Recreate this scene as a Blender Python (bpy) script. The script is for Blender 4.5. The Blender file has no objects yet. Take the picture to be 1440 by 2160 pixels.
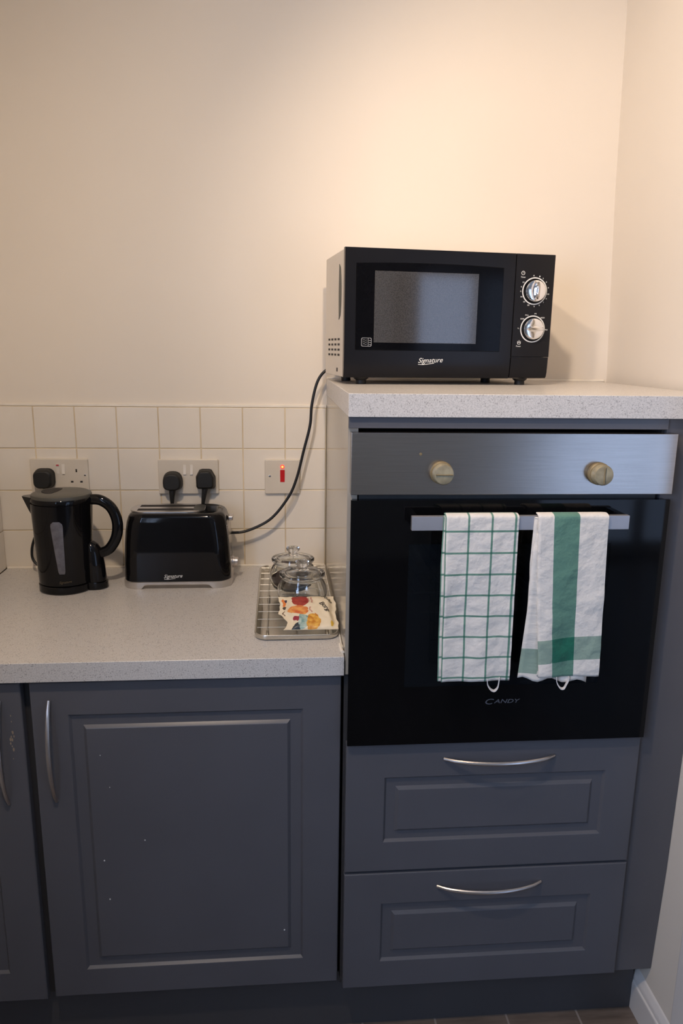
import bpy, bmesh, math, random
from mathutils import Vector, Matrix, noise
random.seed(7)
PI = math.pi
sc = bpy.context.scene
COL = sc.collection
R = math.radians

# ------------------------------------------------------------------ camera
cd = bpy.data.cameras.new('camera')
cam = bpy.data.objects.new('camera', cd)
COL.objects.link(cam)
_right = Vector((0.9965, -0.0828, 0.0133)).normalized()
_fwd = Vector((0.0837, 0.9707, -0.2254)).normalized()
_up = _right.cross(_fwd).normalized()
_right = _fwd.cross(_up).normalized()
m = Matrix((_right, _up, -_fwd)).transposed().to_4x4()
m.translation = Vector((-0.1213, -1.9562, 1.4652))
cam.matrix_world = m
cd.sensor_fit = 'VERTICAL'
cd.sensor_height = 36.0
cd.lens = 1591.91 / 2160 * 36.0
cd.shift_x = -4.07 / 2160
cd.shift_y = 22.63 / 2160
cd.clip_start = 0.02
sc.camera = cam

# ------------------------------------------------------------------ light
sc.view_settings.view_transform = 'Standard'
sc.view_settings.look = 'None'
sc.view_settings.gamma = 1.0
sc.view_settings.use_curve_mapping = False
sc.view_settings.exposure = 0.13
w = bpy.data.worlds.new('world')
sc.world = w
w.use_nodes = True
w.node_tree.nodes['Background'].inputs[0].default_value = (0.50, 0.66, 1.0, 1)
w.node_tree.nodes['Background'].inputs[1].default_value = 0.6


def spot(name, loc, target, energy, color, angle, blend, radius):
    ld = bpy.data.lights.new(name, 'SPOT')
    ld.energy = energy
    ld.color = color
    ld.spot_size = R(angle)
    ld.spot_blend = blend
    ld.shadow_soft_size = radius
    o = bpy.data.objects.new(name, ld)
    COL.objects.link(o)
    o.location = loc
    d = Vector(target) - Vector(loc)
    o.rotation_euler = d.to_track_quat('-Z', 'Y').to_euler()
    return o


def area(name, loc, rot, sx, sy, energy, color):
    ld = bpy.data.lights.new(name, 'AREA')
    ld.shape = 'RECTANGLE'
    ld.size = sx
    ld.size_y = sy
    ld.energy = energy
    ld.color = color
    o = bpy.data.objects.new(name, ld)
    COL.objects.link(o)
    o.location = loc
    o.rotation_euler = rot
    return o


WARM = (1.0, 0.78, 0.575)
LAMPS = [((0.02, -1.05, 2.30), (0.72, 0.0, 1.50), 32, 100, 0.9),
         ((-0.42, -1.35, 2.30), (-0.20, -0.30, 0.95), 36, 150, 1.0)]
for i, (lp, tg, en, an, bl) in enumerate(LAMPS):
    spot('ceiling_spot_light', lp, tg, en, WARM, an, bl, 0.03)
# daylight through the glazed door behind the camera
area('daylight', (2.55, -4.60, 1.10), (R(90), 0, 0), 1.60, 2.0, 17, (0.50, 0.64, 1.0))
# daylight through the window in the left wall, beside the camera
area('daylight', (-0.96, -2.30, 1.65), (0, R(-90), 0), 0.9, 1.1, 42, (0.53, 0.67, 1.0))


# ------------------------------------------------------------------ node helpers
def mat(name):
    m_ = bpy.data.materials.new(name)
    m_.use_nodes = True
    nt = m_.node_tree
    return m_, nt, nt.nodes['Principled BSDF']


def setp(b, color=None, rough=None, metal=None, spec=None, coat=None, coat_rough=None, trans=None, ior=None):
    if color is not None:
        b.inputs['Base Color'].default_value = (*color, 1)
    for k, v in (('Roughness', rough), ('Metallic', metal), ('Specular IOR Level', spec), ('Coat Weight', coat),
                 ('Coat Roughness', coat_rough), ('Transmission Weight', trans), ('IOR', ior)):
        if v is not None:
            b.inputs[k].default_value = v


def nd(nt, t, **kw):
    n = nt.nodes.new(t)
    for k, v in kw.items():
        setattr(n, k, v)
    return n


def mapped(nt, scale, coord='Object'):
    tc = nd(nt, 'ShaderNodeTexCoord')
    mp = nd(nt, 'ShaderNodeMapping')
    mp.inputs['Scale'].default_value = scale
    nt.links.new(tc.outputs[coord], mp.inputs[0])
    return mp.outputs[0]


def noise_tex(nt, vec, scale, detail=3, rough=0.5):
    n = nd(nt, 'ShaderNodeTexNoise')
    n.inputs['Scale'].default_value = scale
    n.inputs['Detail'].default_value = detail
    n.inputs['Roughness'].default_value = rough
    nt.links.new(vec, n.inputs['Vector'])
    return n.outputs['Fac']


def ramp(nt, fac, stops):
    r_ = nd(nt, 'ShaderNodeValToRGB')
    el = r_.color_ramp.elements
    el[0].position, el[0].color = stops[0][0], (*stops[0][1], 1)
    el[1].position, el[1].color = stops[1][0], (*stops[1][1], 1)
    for p_, c_ in stops[2:]:
        e = el.new(p_)
        e.color = (*c_, 1)
    nt.links.new(fac, r_.inputs[0])
    return r_.outputs[0]


def bump(nt, b, h, strength, dist=0.001):
    n = nd(nt, 'ShaderNodeBump')
    n.inputs['Strength'].default_value = strength
    n.inputs['Distance'].default_value = dist
    nt.links.new(h, n.inputs['Height'])
    nt.links.new(n.outputs[0], b.inputs['Normal'])


def math_n(nt, op, a, b_=None, c=None):
    n = nd(nt, 'ShaderNodeMath', operation=op)
    for i, v in enumerate((a, b_, c)):
        if v is None:
            continue
        if isinstance(v, (int, float)):
            n.inputs[i].default_value = v
        else:
            nt.links.new(v, n.inputs[i])
    return n.outputs[0]


def mixc(nt, fac, a, b_, mode='MIX'):
    n = nd(nt, 'ShaderNodeMix', data_type='RGBA', blend_type=mode)
    for sck, v in ((n.inputs[0], fac), (n.inputs[6], a), (n.inputs[7], b_)):
        if isinstance(v, (int, float)):
            sck.default_value = v
        elif isinstance(v, tuple):
            sck.default_value = (*v, 1)
        else:
            nt.links.new(v, sck)
    return n.outputs[2]


def simple(name, color, rough=0.5, metal=0.0, var=0.06, scale=30, bmp=0.0, **kw):
    m_, nt, b = mat(name)
    setp(b, color, rough, metal, **kw)
    v = mapped(nt, (1, 1, 1))
    f = noise_tex(nt, v, scale)
    c0 = tuple(max(0, c * (1 - var)) for c in color)
    c1 = tuple(min(1, c * (1 + var)) for c in color)
    nt.links.new(ramp(nt, f, [(0.3, c0), (0.7, c1)]), b.inputs['Base Color'])
    if bmp:
        bump(nt, b, noise_tex(nt, v, scale * 6), bmp)
    return m_


M = {}
M['wall'] = simple('painted_wall', (0.77, 0.705, 0.615), 0.65, var=0.015, scale=3, bmp=0.12)
M['ceiling'] = simple('ceiling_paint', (0.72, 0.70, 0.65), 0.8, var=0.02, scale=4)
M['skirting'] = simple('white_gloss_paint', (0.72, 0.69, 0.66), 0.3, var=0.03, scale=6)
M['tile'] = simple('glazed_tile', (0.79, 0.73, 0.64), 0.22, var=0.03, scale=7, spec=0.35)
M['grout'] = simple('tile_grout', (0.66, 0.545, 0.37), 0.85, var=0.2, scale=9)
M['sealant'] = simple('silicone_sealant', (0.82, 0.76, 0.66), 0.4, var=0.05, scale=20)
M['cabinet'] = simple('grey_cabinet_paint', (0.100, 0.101, 0.115), 0.33, var=0.05, scale=5, bmp=0.06, spec=0.45)
M['carcass'] = simple('cabinet_carcass', (0.035, 0.034, 0.036), 0.6, var=0.05, scale=5)
M['plinth'] = simple('plinth_board', (0.060, 0.060, 0.066), 0.5, var=0.06, scale=5)
M['black_gloss'] = simple('black_gloss_plastic', (0.004, 0.004, 0.005), 0.05, var=0.1, scale=9, spec=0.30)
M['black_mw'] = simple('black_microwave_front', (0.010, 0.010, 0.012), 0.22, var=0.1, scale=9, spec=0.2)
M['black_matt'] = simple('black_rubber', (0.006, 0.006, 0.006), 0.55, var=0.1, scale=20)
M['cable'] = simple('black_cable', (0.008, 0.008, 0.008), 0.35, var=0.1, scale=20)
M['dark_grey'] = simple('dark_grey_plastic', (0.045, 0.045, 0.042), 0.45, var=0.08, scale=20)
M['lid_grey'] = simple('kettle_lid_plastic', (0.080, 0.078, 0.066), 0.38, var=0.08, scale=20)
M['socket'] = simple('white_socket_plastic', (0.66, 0.60, 0.51), 0.28, var=0.02, scale=20)
M['rocker'] = simple('rocker_plastic', (0.76, 0.71, 0.63), 0.25, var=0.02, scale=20)
M['hole'] = simple('dark_hole', (0.012, 0.010, 0.010), 0.7, var=0.1, scale=20)
M['red'] = simple('red_rocker', (0.55, 0.012, 0.015), 0.3, var=0.05, scale=20)
M['chrome'] = simple('chrome', (0.86, 0.86, 0.88), 0.07, 1.0, var=0.02, scale=10)
M['satin'] = simple('satin_steel', (0.62, 0.58, 0.56), 0.32, 1.0, var=0.05, scale=40)
M['bar_steel'] = simple('handle_bar_steel', (0.52, 0.51, 0.53), 0.42, 0.75, var=0.03, scale=40)
M['trim_steel'] = simple('toaster_trim', (0.60, 0.57, 0.54), 0.30, 0.85, var=0.05, scale=30)
M['silver_side'] = simple('microwave_casing_paint', (0.66, 0.61, 0.545), 0.36, 0.3, var=0.03, scale=5)
M['tray'] = simple('tray_metal', (0.66, 0.63, 0.56), 0.26, 1.0, var=0.08, scale=12, bmp=0.05)
M['wire'] = simple('wire_metal', (0.50, 0.48, 0.43), 0.3, 1.0, var=0.05, scale=30)
M['knob'] = simple('stained_cream_knob', (0.33, 0.285, 0.185), 0.42, 0.1, var=0.30, scale=60)
M['knob_base'] = simple('stained_knob_base', (0.22, 0.17, 0.09), 0.5, 0.2, var=0.30, scale=60)
M['white_print'] = simple('white_print', (0.74, 0.74, 0.72), 0.5, var=0.02)
M['grey_print'] = simple('grey_print', (0.36, 0.36, 0.37), 0.4, var=0.02)
M['dim_print'] = simple('dim_print', (0.13, 0.13, 0.145), 0.4, var=0.02)
M['red_print'] = simple('red_print', (0.55, 0.05, 0.08), 0.4, var=0.02)
M['gold_print'] = simple('bronze_print', (0.10, 0.075, 0.04), 0.4, var=0.02)
M['brown'] = simple('dark_brown_grounds', (0.035, 0.010, 0.008), 0.8, var=0.5, scale=300, bmp=0.8)
M['gauge'] = simple('translucent_gauge', (0.115, 0.115, 0.135), 0.3, var=0.35, scale=60)
M['white_cloth'] = simple('cotton_tape', (0.72, 0.70, 0.70), 0.8, var=0.05, scale=100)
M['ink'] = simple('dark_packet_ink', (0.03, 0.025, 0.02), 0.5, var=0.02)
M['pink_ink'] = simple('pink_packet_ink', (0.62, 0.30, 0.24), 0.5, var=0.02)


def make_glass():
    m_, nt, b = mat('clear_glass')
    v = mapped(nt, (1, 1, 1))
    setp(b, (0.98, 0.99, 0.985), 0.02, trans=1.0, ior=1.47)
    f = noise_tex(nt, v, 40)
    nt.links.new(ramp(nt, f, [(0.3, (0.97, 0.985, 0.98)), (0.7, (0.985, 0.995, 0.99))]), b.inputs['Base Color'])
    return m_


M['glass'] = make_glass()


def make_window_glass():
    m_, nt, b = mat('window_glass')
    nt.nodes.remove(b)
    out = nt.nodes['Material Output']
    t = nd(nt, 'ShaderNodeBsdfTransparent')
    t.inputs[0].default_value = (0.95, 0.97, 0.97, 1)
    g = nd(nt, 'ShaderNodeBsdfGlossy')
    g.inputs['Roughness'].default_value = 0.02
    mx = nd(nt, 'ShaderNodeMixShader')
    mx.inputs[0].default_value = 0.06
    nt.links.new(t.outputs[0], mx.inputs[1])
    nt.links.new(g.outputs[0], mx.inputs[2])
    nt.links.new(mx.outputs[0], out.inputs[0])
    return m_


M['window_glass'] = make_window_glass()


def make_tinted():
    m_, nt, b = mat('tinted_oven_glass')
    out = nt.nodes['Material Output']
    setp(b, (0.012, 0.015, 0.019), 0.05, spec=0.3)
    t = nd(nt, 'ShaderNodeBsdfTransparent')
    t.inputs[0].default_value = (0.50, 0.55, 0.60, 1)
    mx = nd(nt, 'ShaderNodeMixShader')
    mx.inputs[0].default_value = 0.55
    nt.links.new(b.outputs[0], mx.inputs[1])
    nt.links.new(t.outputs[0], mx.inputs[2])
    nt.links.new(mx.outputs[0], out.inputs[0])
    return m_


M['tinted'] = make_tinted()


def make_worktop():
    m_, nt, b = mat('speckled_worktop')
    v = mapped(nt, (1, 1, 1))
    base = ramp(nt, noise_tex(nt, v, 420, 2), [(0.36, (0.52, 0.50, 0.475)), (0.60, (0.66, 0.63, 0.60))])
    sp = nd(nt, 'ShaderNodeTexVoronoi')
    sp.inputs['Scale'].default_value = 300
    nt.links.new(v, sp.inputs['Vector'])
    fleck = ramp(nt, sp.outputs['Distance'], [(0.22, (1, 1, 1)), (0.36, (0, 0, 0))])
    gate = ramp(nt, noise_tex(nt, v, 120, 1), [(0.48, (0, 0, 0)), (0.56, (1, 1, 1))])
    f = math_n(nt, 'MULTIPLY', fleck, gate)
    f = math_n(nt, 'MULTIPLY', f, 0.75)
    nt.links.new(mixc(nt, f, base, (0.24, 0.22, 0.21)), b.inputs['Base Color'])
    setp(b, rough=0.33, spec=0.45)
    return m_


M['worktop'] = make_worktop()


def make_brushed():
    m_, nt, b = mat('brushed_steel')
    v = mapped(nt, (3, 3, 260))
    f = noise_tex(nt, v, 4, 4)
    nt.links.new(ramp(nt, f, [(0.3, (0.39, 0.355, 0.325)), (0.7, (0.45, 0.41, 0.375))]), b.inputs['Base Color'])
    v2 = mapped(nt, (1, 1, 1))
    f2 = noise_tex(nt, v2, 6, 3)
    rr = nd(nt, 'ShaderNodeMapRange')
    rr.inputs[3].default_value = 0.17
    rr.inputs[4].default_value = 0.25
    nt.links.new(f2, rr.inputs[0])
    nt.links.new(rr.outputs[0], b.inputs['Roughness'])
    setp(b, metal=1.0)
    bump(nt, b, f, 0.08, 0.0005)
    return m_


M['brushed'] = make_brushed()


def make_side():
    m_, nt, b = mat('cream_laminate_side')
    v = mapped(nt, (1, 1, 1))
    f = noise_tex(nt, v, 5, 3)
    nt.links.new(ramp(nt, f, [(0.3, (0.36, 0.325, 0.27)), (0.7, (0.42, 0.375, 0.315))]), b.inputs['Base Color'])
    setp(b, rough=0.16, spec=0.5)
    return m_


M['side'] = make_side()


def make_floor():
    m_, nt, b = mat('wood_look_floor_tile')
    tc = nd(nt, 'ShaderNodeTexCoord')
    v = tc.outputs['Object']
    sep = nd(nt, 'ShaderNodeSeparateXYZ')
    nt.links.new(v, sep.inputs[0])

    def lines(s, off, p):
        a = math_n(nt, 'ADD', s, off)
        a = math_n(nt, 'DIVIDE', a, p)
        a = math_n(nt, 'FRACT', a)
        a = math_n(nt, 'SUBTRACT', a, 0.5)
        a = math_n(nt, 'ABSOLUTE', a)
        return math_n(nt, 'GREATER_THAN', a, 0.5 - 0.0022 / p)
    g = math_n(nt, 'MAXIMUM', lines(sep.outputs[0], -0.24 + 1.63, 0.163), lines(sep.outputs[1], 0.605 + 5 * 0.326, 0.326))
    mp = nd(nt, 'ShaderNodeMapping')
    mp.inputs['Scale'].default_value = (1.0, 9.0, 1.0)
    nt.links.new(v, mp.inputs[0])
    grain = noise_tex(nt, mp.outputs[0], 9, 5, 0.6)
    c = ramp(nt, grain, [(0.3, (0.11, 0.085, 0.068)), (0.7, (0.20, 0.155, 0.125))])
    nt.links.new(mixc(nt, g, c, (0.30, 0.26, 0.23)), b.inputs['Base Color'])
    setp(b, rough=0.4)
    return m_


M['floor'] = make_floor()


def fabric(name, build):
    m_, nt, b = mat(name)
    tc = nd(nt, 'ShaderNodeTexCoord')
    sep = nd(nt, 'ShaderNodeSeparateXYZ')
    nt.links.new(tc.outputs['UV'], sep.inputs[0])
    col = build(nt, sep.outputs[0], sep.outputs[1])
    v = mapped(nt, (1, 1, 1), 'UV')
    f = noise_tex(nt, v, 900, 2)
    soft = ramp(nt, f, [(0.3, (0.88, 0.88, 0.88)), (0.7, (1, 1, 1))])
    nt.links.new(mixc(nt, 1.0, col, soft, 'MULTIPLY'), b.inputs['Base Color'])
    setp(b, rough=0.9, spec=0.15)
    b.inputs['Sheen Weight'].default_value = 0.15
    w1 = nd(nt, 'ShaderNodeTexNoise')
    w1.inputs['Scale'].default_value = 26
    w1.inputs['Detail'].default_value = 4
    nt.links.new(v, w1.inputs['Vector'])
    bump(nt, b, w1.outputs['Fac'], 0.7, 0.010)
    return m_


def grid_lines(nt, s, off, p, wdt):
    a = math_n(nt, 'ADD', s, off + 50 * p)
    a = math_n(nt, 'DIVIDE', a, p)
    a = math_n(nt, 'FRACT', a)
    a = math_n(nt, 'SUBTRACT', a, 0.5)
    a = math_n(nt, 'ABSOLUTE', a)
    return math_n(nt, 'GREATER_THAN', a, 0.5 - wdt / 2 / p)


def band(nt, s, a0, a1):
    return math_n(nt, 'MULTIPLY', math_n(nt, 'GREATER_THAN', s, a0), math_n(nt, 'LESS_THAN', s, a1))


def check(nt, u, v):
    g1 = grid_lines(nt, u, -0.0420, 0.0420, 0.0036)
    g2 = grid_lines(nt, v, -0.0385, 0.0398, 0.0036)
    both = math_n(nt, 'MULTIPLY', g1, g2)
    g = math_n(nt, 'MAXIMUM', g1, g2)
    c = mixc(nt, g, (0.80, 0.755, 0.69), (0.15, 0.29, 0.22))
    return mixc(nt, both, c, (0.05, 0.17, 0.12))


def wide(nt, u, v):
    g1 = band(nt, u, 0.029, 0.076)
    g2 = band(nt, v, 0.238, 0.284)
    both = math_n(nt, 'MULTIPLY', g1, g2)
    c = mixc(nt, g2, (0.80, 0.755, 0.69), (0.29, 0.39, 0.32))
    c = mixc(nt, g1, c, (0.13, 0.27, 0.205))
    return mixc(nt, both, c, (0.02, 0.155, 0.10))


M['check'] = fabric('checked_towel_cotton', check)
M['wide'] = fabric('striped_towel_linen', wide)


def ellipse_mask(nt, u, v, cx, cy, rx, ry, rot=0.0):
    du = math_n(nt, 'SUBTRACT', u, cx)
    dv = math_n(nt, 'SUBTRACT', v, cy)
    c, s = math.cos(rot), math.sin(rot)
    a = math_n(nt, 'ADD', math_n(nt, 'MULTIPLY', du, c / rx), math_n(nt, 'MULTIPLY', dv, s / rx))
    b_ = math_n(nt, 'ADD', math_n(nt, 'MULTIPLY', du, -s / ry), math_n(nt, 'MULTIPLY', dv, c / ry))
    d = math_n(nt, 'ADD', math_n(nt, 'MULTIPLY', a, a), math_n(nt, 'MULTIPLY', b_, b_))
    return math_n(nt, 'LESS_THAN', d, 1.0)


def make_packet():
    m_, nt, b = mat('printed_biscuit_film')
    tc = nd(nt, 'ShaderNodeTexCoord')
    sep = nd(nt, 'ShaderNodeSeparateXYZ')
    nt.links.new(tc.outputs['UV'], sep.inputs[0])
    u, v = sep.outputs[0], sep.outputs[1]
    uvn = nd(nt, 'ShaderNodeTexNoise')
    uvn.inputs['Scale'].default_value = 9
    uvn.inputs['Detail'].default_value = 4
    nt.links.new(tc.outputs['UV'], uvn.inputs['Vector'])
    nz = uvn.outputs['Fac']
    wob = math_n(nt, 'MULTIPLY', math_n(nt, 'SUBTRACT', nz, 0.5), 0.10)
    u = math_n(nt, 'ADD', u, wob)
    v = math_n(nt, 'ADD', v, wob)
    red = ramp(nt, nz, [(0.35, (0.26, 0.012, 0.012)), (0.65, (0.42, 0.045, 0.030))])
    org = ramp(nt, nz, [(0.38, (0.62, 0.13, 0.035)), (0.62, (0.80, 0.36, 0.09))])
    yel = ramp(nt, nz, [(0.38, (0.55, 0.20, 0.02)), (0.62, (0.80, 0.45, 0.08))])
    blu = ramp(nt, nz, [(0.38, (0.18, 0.33, 0.31)), (0.62, (0.50, 0.60, 0.52))])
    c = (0.80, 0.69, 0.50)
    c = mixc(nt, ellipse_mask(nt, u, v, 0.08, 0.80, 0.028, 0.13), c, (0.72, 0.20, 0.04))
    c = mixc(nt, ellipse_mask(nt, u, v, 0.11, 0.84, 0.020, 0.045), c, (0.03, 0.02, 0.06))
    c = mixc(nt, ellipse_mask(nt, u, v, 0.09, 0.64, 0.030, 0.05), c, (0.05, 0.03, 0.02))
    c = mixc(nt, ellipse_mask(nt, u, v, 0.07, 0.47, 0.012, 0.08, -0.4), c, (0.12, 0.06, 0.03))
    c = mixc(nt, ellipse_mask(nt, u, v, 0.37, 0.80, 0.155, 0.205), c, red)
    c = mixc(nt, ellipse_mask(nt, u, v, 0.42, 0.94, 0.09, 0.10), c, red)
    c = mixc(nt, ellipse_mask(nt, u, v, 0.20, 0.25, 0.05, 0.07, 0.8), c, (0.30, 0.03, 0.05))
    c = mixc(nt, ellipse_mask(nt, u, v, 0.25, 0.05, 0.11, 0.09), c, (0.03, 0.04, 0.05))
    c = mixc(nt, ellipse_mask(nt, u, v, 0.34, 0.18, 0.11, 0.18), c, blu)
    c = mixc(nt, ellipse_mask(nt, u, v, 0.53, 0.16, 0.135, 0.20), c, yel)
    c = mixc(nt, ellipse_mask(nt, u, v, 0.33, 0.48, 0.175, 0.135, 0.10), c, org)
    c = mixc(nt, ellipse_mask(nt, u, v, 0.88, 0.12, 0.04, 0.07), c, (0.72, 0.45, 0.06))
    nt.links.new(c, b.inputs['Base Color'])
    setp(b, rough=0.35)
    return m_


M['packet'] = make_packet()


def make_neon():
    m_, nt, b = mat('glowing_neon')
    v = mapped(nt, (1, 1, 1))
    f = nd(nt, 'ShaderNodeTexGradient', gradient_type='SPHERICAL')
    mp = nd(nt, 'ShaderNodeMapping')
    mp.inputs['Scale'].default_value = (260, 60, 260)
    tc = nd(nt, 'ShaderNodeTexCoord')
    nt.links.new(tc.outputs['Object'], mp.inputs[0])
    nt.links.new(mp.outputs[0], f.inputs[0])
    c = ramp(nt, f.outputs['Fac'], [(0.0, (1.0, 0.03, 0.02)), (0.55, (1.0, 0.55, 0.12))])
    nt.links.new(c, b.inputs['Emission Color'])
    b.inputs['Emission Strength'].default_value = 1.6
    setp(b, (0.5, 0.02, 0.02), 0.3)
    return m_


M['neon'] = make_neon()


# ------------------------------------------------------------------ object helpers
ROOTLOC = {}      # frame (world) of a root whose children are modelled in world coordinates
FRAME = {}        # object -> its origin within the frame its geometry was given in


def link(o):
    COL.objects.link(o)
    return o


def thing(name, label, cat, loc, rotz=0.0, group=None):
    o = link(bpy.data.objects.new(name, None))
    o.empty_display_size = 0.05
    o.location = loc
    o.rotation_euler = (0, 0, rotz)
    o['label'] = label
    o['category'] = cat
    if group:
        o['group'] = group
    FRAME[o.name] = Vector((0, 0, 0)) if rotz else Vector(loc)
    if rotz:
        ROOTLOC[o.name] = 'local'
    return o


def obj(name, bm, material, parent=None, label=None, cat=None, group=None, kind=None, smooth=True, angle=35):
    """Link a bmesh as ONE object with its origin at the middle of its base box."""
    if isinstance(bm, bpy.types.Mesh):
        me = bm
        cs = [v.co.copy() for v in me.vertices]
    else:
        bmesh.ops.recalc_face_normals(bm, faces=bm.faces)
        me = bpy.data.meshes.new(name)
        bm.to_mesh(me)
        bm.free()
        cs = [v.co.copy() for v in me.vertices]
    lo = Vector([min(c[i] for c in cs) for i in range(3)])
    hi = Vector([max(c[i] for c in cs) for i in range(3)])
    ctr = (lo + hi) / 2
    me.transform(Matrix.Translation(-ctr))
    if material is not None:
        mats = material if isinstance(material, (list, tuple)) else [material]
        if isinstance(mats[0], str):
            mats = [M[k] for k in mats]
        me.materials.clear()
        for mm in mats:
            me.materials.append(mm)
    if smooth:
        for p_ in me.polygons:
            p_.use_smooth = True
        try:
            me.set_sharp_from_angle(angle=R(angle))
        except Exception:
            pass
    o = link(bpy.data.objects.new(name, me))
    if smooth and angle <= 60:
        wn_ = o.modifiers.new('weighted_normals', 'WEIGHTED_NORMAL')
        wn_.keep_sharp = True
    FRAME[o.name] = ctr
    if parent is not None:
        o.parent = parent
        o.location = ctr - FRAME[parent.name]
    else:
        o.location = ctr
    if label:
        o['label'] = label
    if cat:
        o['category'] = cat
    if group:
        o['group'] = group
    if kind:
        o['kind'] = kind
    return o


def box(bm, x0, x1, y0, y1, z0, z1, bev=0.0, seg=2):
    r_ = bmesh.ops.create_cube(bm, size=1.0)
    vs = r_['verts']
    for v in vs:
        v.co.x = x0 if v.co.x < 0 else x1
        v.co.y = y0 if v.co.y < 0 else y1
        v.co.z = z0 if v.co.z < 0 else z1
    if bev > 0:
        es = set()
        for v in vs:
            es.update(v.link_edges)
        bmesh.ops.bevel(bm, geom=list(es), offset=bev, segments=seg, affect='EDGES', profile=0.5)
    return bm


def B(*a, **k):
    return box(bmesh.new(), *a, **k)


def loft(bm, rings, cap0=True, cap1=True, closed=True):
    """rings: lists of Vector of equal length."""
    vr = [[bm.verts.new(p_) for p_ in r_] for r_ in rings]
    n = len(vr[0])
    for a, b_ in zip(vr, vr[1:]):
        for i in range(n if closed else n - 1):
            j = (i + 1) % n
            bm.faces.new((a[i], a[j], b_[j], b_[i]))
    if cap0:
        bm.faces.new(list(reversed(vr[0])))
    if cap1:
        bm.faces.new(vr[-1])
    return bm


def lathe(prof, cx, cy, z0, n=48, bm=None, cap0=True, cap1=True):
    bm = bm or bmesh.new()
    rings = [[Vector((cx + r_ * math.cos(2 * PI * i / n), cy + r_ * math.sin(2 * PI * i / n), z0 + z)) for i in range(n)]
             for r_, z in prof]
    return loft(bm, rings, cap0, cap1)


def lathe_y(prof, cx, y0, cz, n=40, bm=None):
    """Revolve about an axis along y; profile (radius, distance out of the face towards -y)."""
    bm = bm or bmesh.new()
    rings = [[Vector((cx + r_ * math.cos(2 * PI * i / n), y0 - d, cz + r_ * math.sin(2 * PI * i / n))) for i in range(n)]
             for r_, d in prof]
    return loft(bm, rings)


def catmull(pts, k=10):
    pts = [Vector(p_) for p_ in pts]
    P = [2 * pts[0] - pts[1]] + pts + [2 * pts[-1] - pts[-2]]
    out = []
    for i in range(1, len(P) - 2):
        for j in range(k):
            t = j / k
            a, b_, c, d = P[i - 1], P[i], P[i + 1], P[i + 2]
            out.append(0.5 * ((2 * b_) + (c - a) * t + (2 * a - 5 * b_ + 4 * c - d) * t * t + (-a + 3 * b_ - 3 * c + d) * t ** 3))
    out.append(pts[-1])
    return out


def tube(pts, rad, bm=None, n=12, k=10, spline=True, flat=1.0):
    """Swept tube; rad a number or a function of 0..1; flat squashes the section."""
    bm = bm or bmesh.new()
    path = catmull(pts, k) if spline else [Vector(p_) for p_ in pts]
    L = len(path)
    rings = []
    tan = (path[1] - path[0]).normalized()
    ref = Vector((0, 0, 1)) if abs(tan.z) < 0.9 else Vector((1, 0, 0))
    nrm = tan.cross(ref).normalized()
    for i, p_ in enumerate(path):
        t = (path[min(i + 1, L - 1)] - path[max(i - 1, 0)]).normalized()
        nrm = (nrm - t * nrm.dot(t)).normalized()
        bn = t.cross(nrm)
        r_ = rad(i / (L - 1)) if callable(rad) else rad
        rings.append([p_ + nrm * r_ * math.cos(2 * PI * j / n) + bn * r_ * flat * math.sin(2 * PI * j / n) for j in range(n)])
    return loft(bm, rings)


def rrect(w_, h_, r_, n=6):
    """Rounded rectangle outline centred on 0, in 2D, counter-clockwise."""
    out = []
    for cx, cy, a0 in ((w_ / 2 - r_, h_ / 2 - r_, 0), (-w_ / 2 + r_, h_ / 2 - r_, 90), (-w_ / 2 + r_, -h_ / 2 + r_, 180), (w_ / 2 - r_, -h_ / 2 + r_, 270)):
        for i in range(n + 1):
            a = R(a0 + 90 * i / n)
            out.append((cx + r_ * math.cos(a), cy + r_ * math.sin(a)))
    return out


def panel_rings(x0, x1, z0, z1, rings, bm=None):
    """Concentric rectangles seen from the front: rings = (x0,x1,z0,z1,y)."""
    bm = bm or bmesh.new()
    rr = [[Vector((a, y, c)), Vector((b_, y, c)), Vector((b_, y, d)), Vector((a, y, d))] for a, b_, c, d, y in rings]
    return loft(bm, rr)


def moulded(x0, x1, z0, z1, yf, yb, outer, inner):
    ox0, ox1, oz0, oz1 = outer
    ix0, ix1, iz0, iz1 = inner
    q = [(x0, x1, z0, z1, yb)]
    for ins, dy in ((0, 0.004), (0.0006, 0.0018), (0.0018, 0.0006), (0.004, 0.0)):
        q.append((x0 + ins, x1 - ins, z0 + ins, z1 - ins, yf + dy))
    for ins, dy in ((0, 0.0), (0.0008, 0.0004), (0.0040, 0.0046), (0.0050, 0.0058)):
        q.append((ox0 + ins, ox1 - ins, oz0 + ins, oz1 - ins, yf + dy))
    for ins, dy in ((-0.0030, 0.0058), (-0.0024, 0.0052), (0.0020, 0.0010), (0.0034, 0.0002)):
        q.append((ix0 + ins, ix1 - ins, iz0 + ins, iz1 - ins, yf + dy))
    return panel_rings(x0, x1, z0, z1, q)


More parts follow.
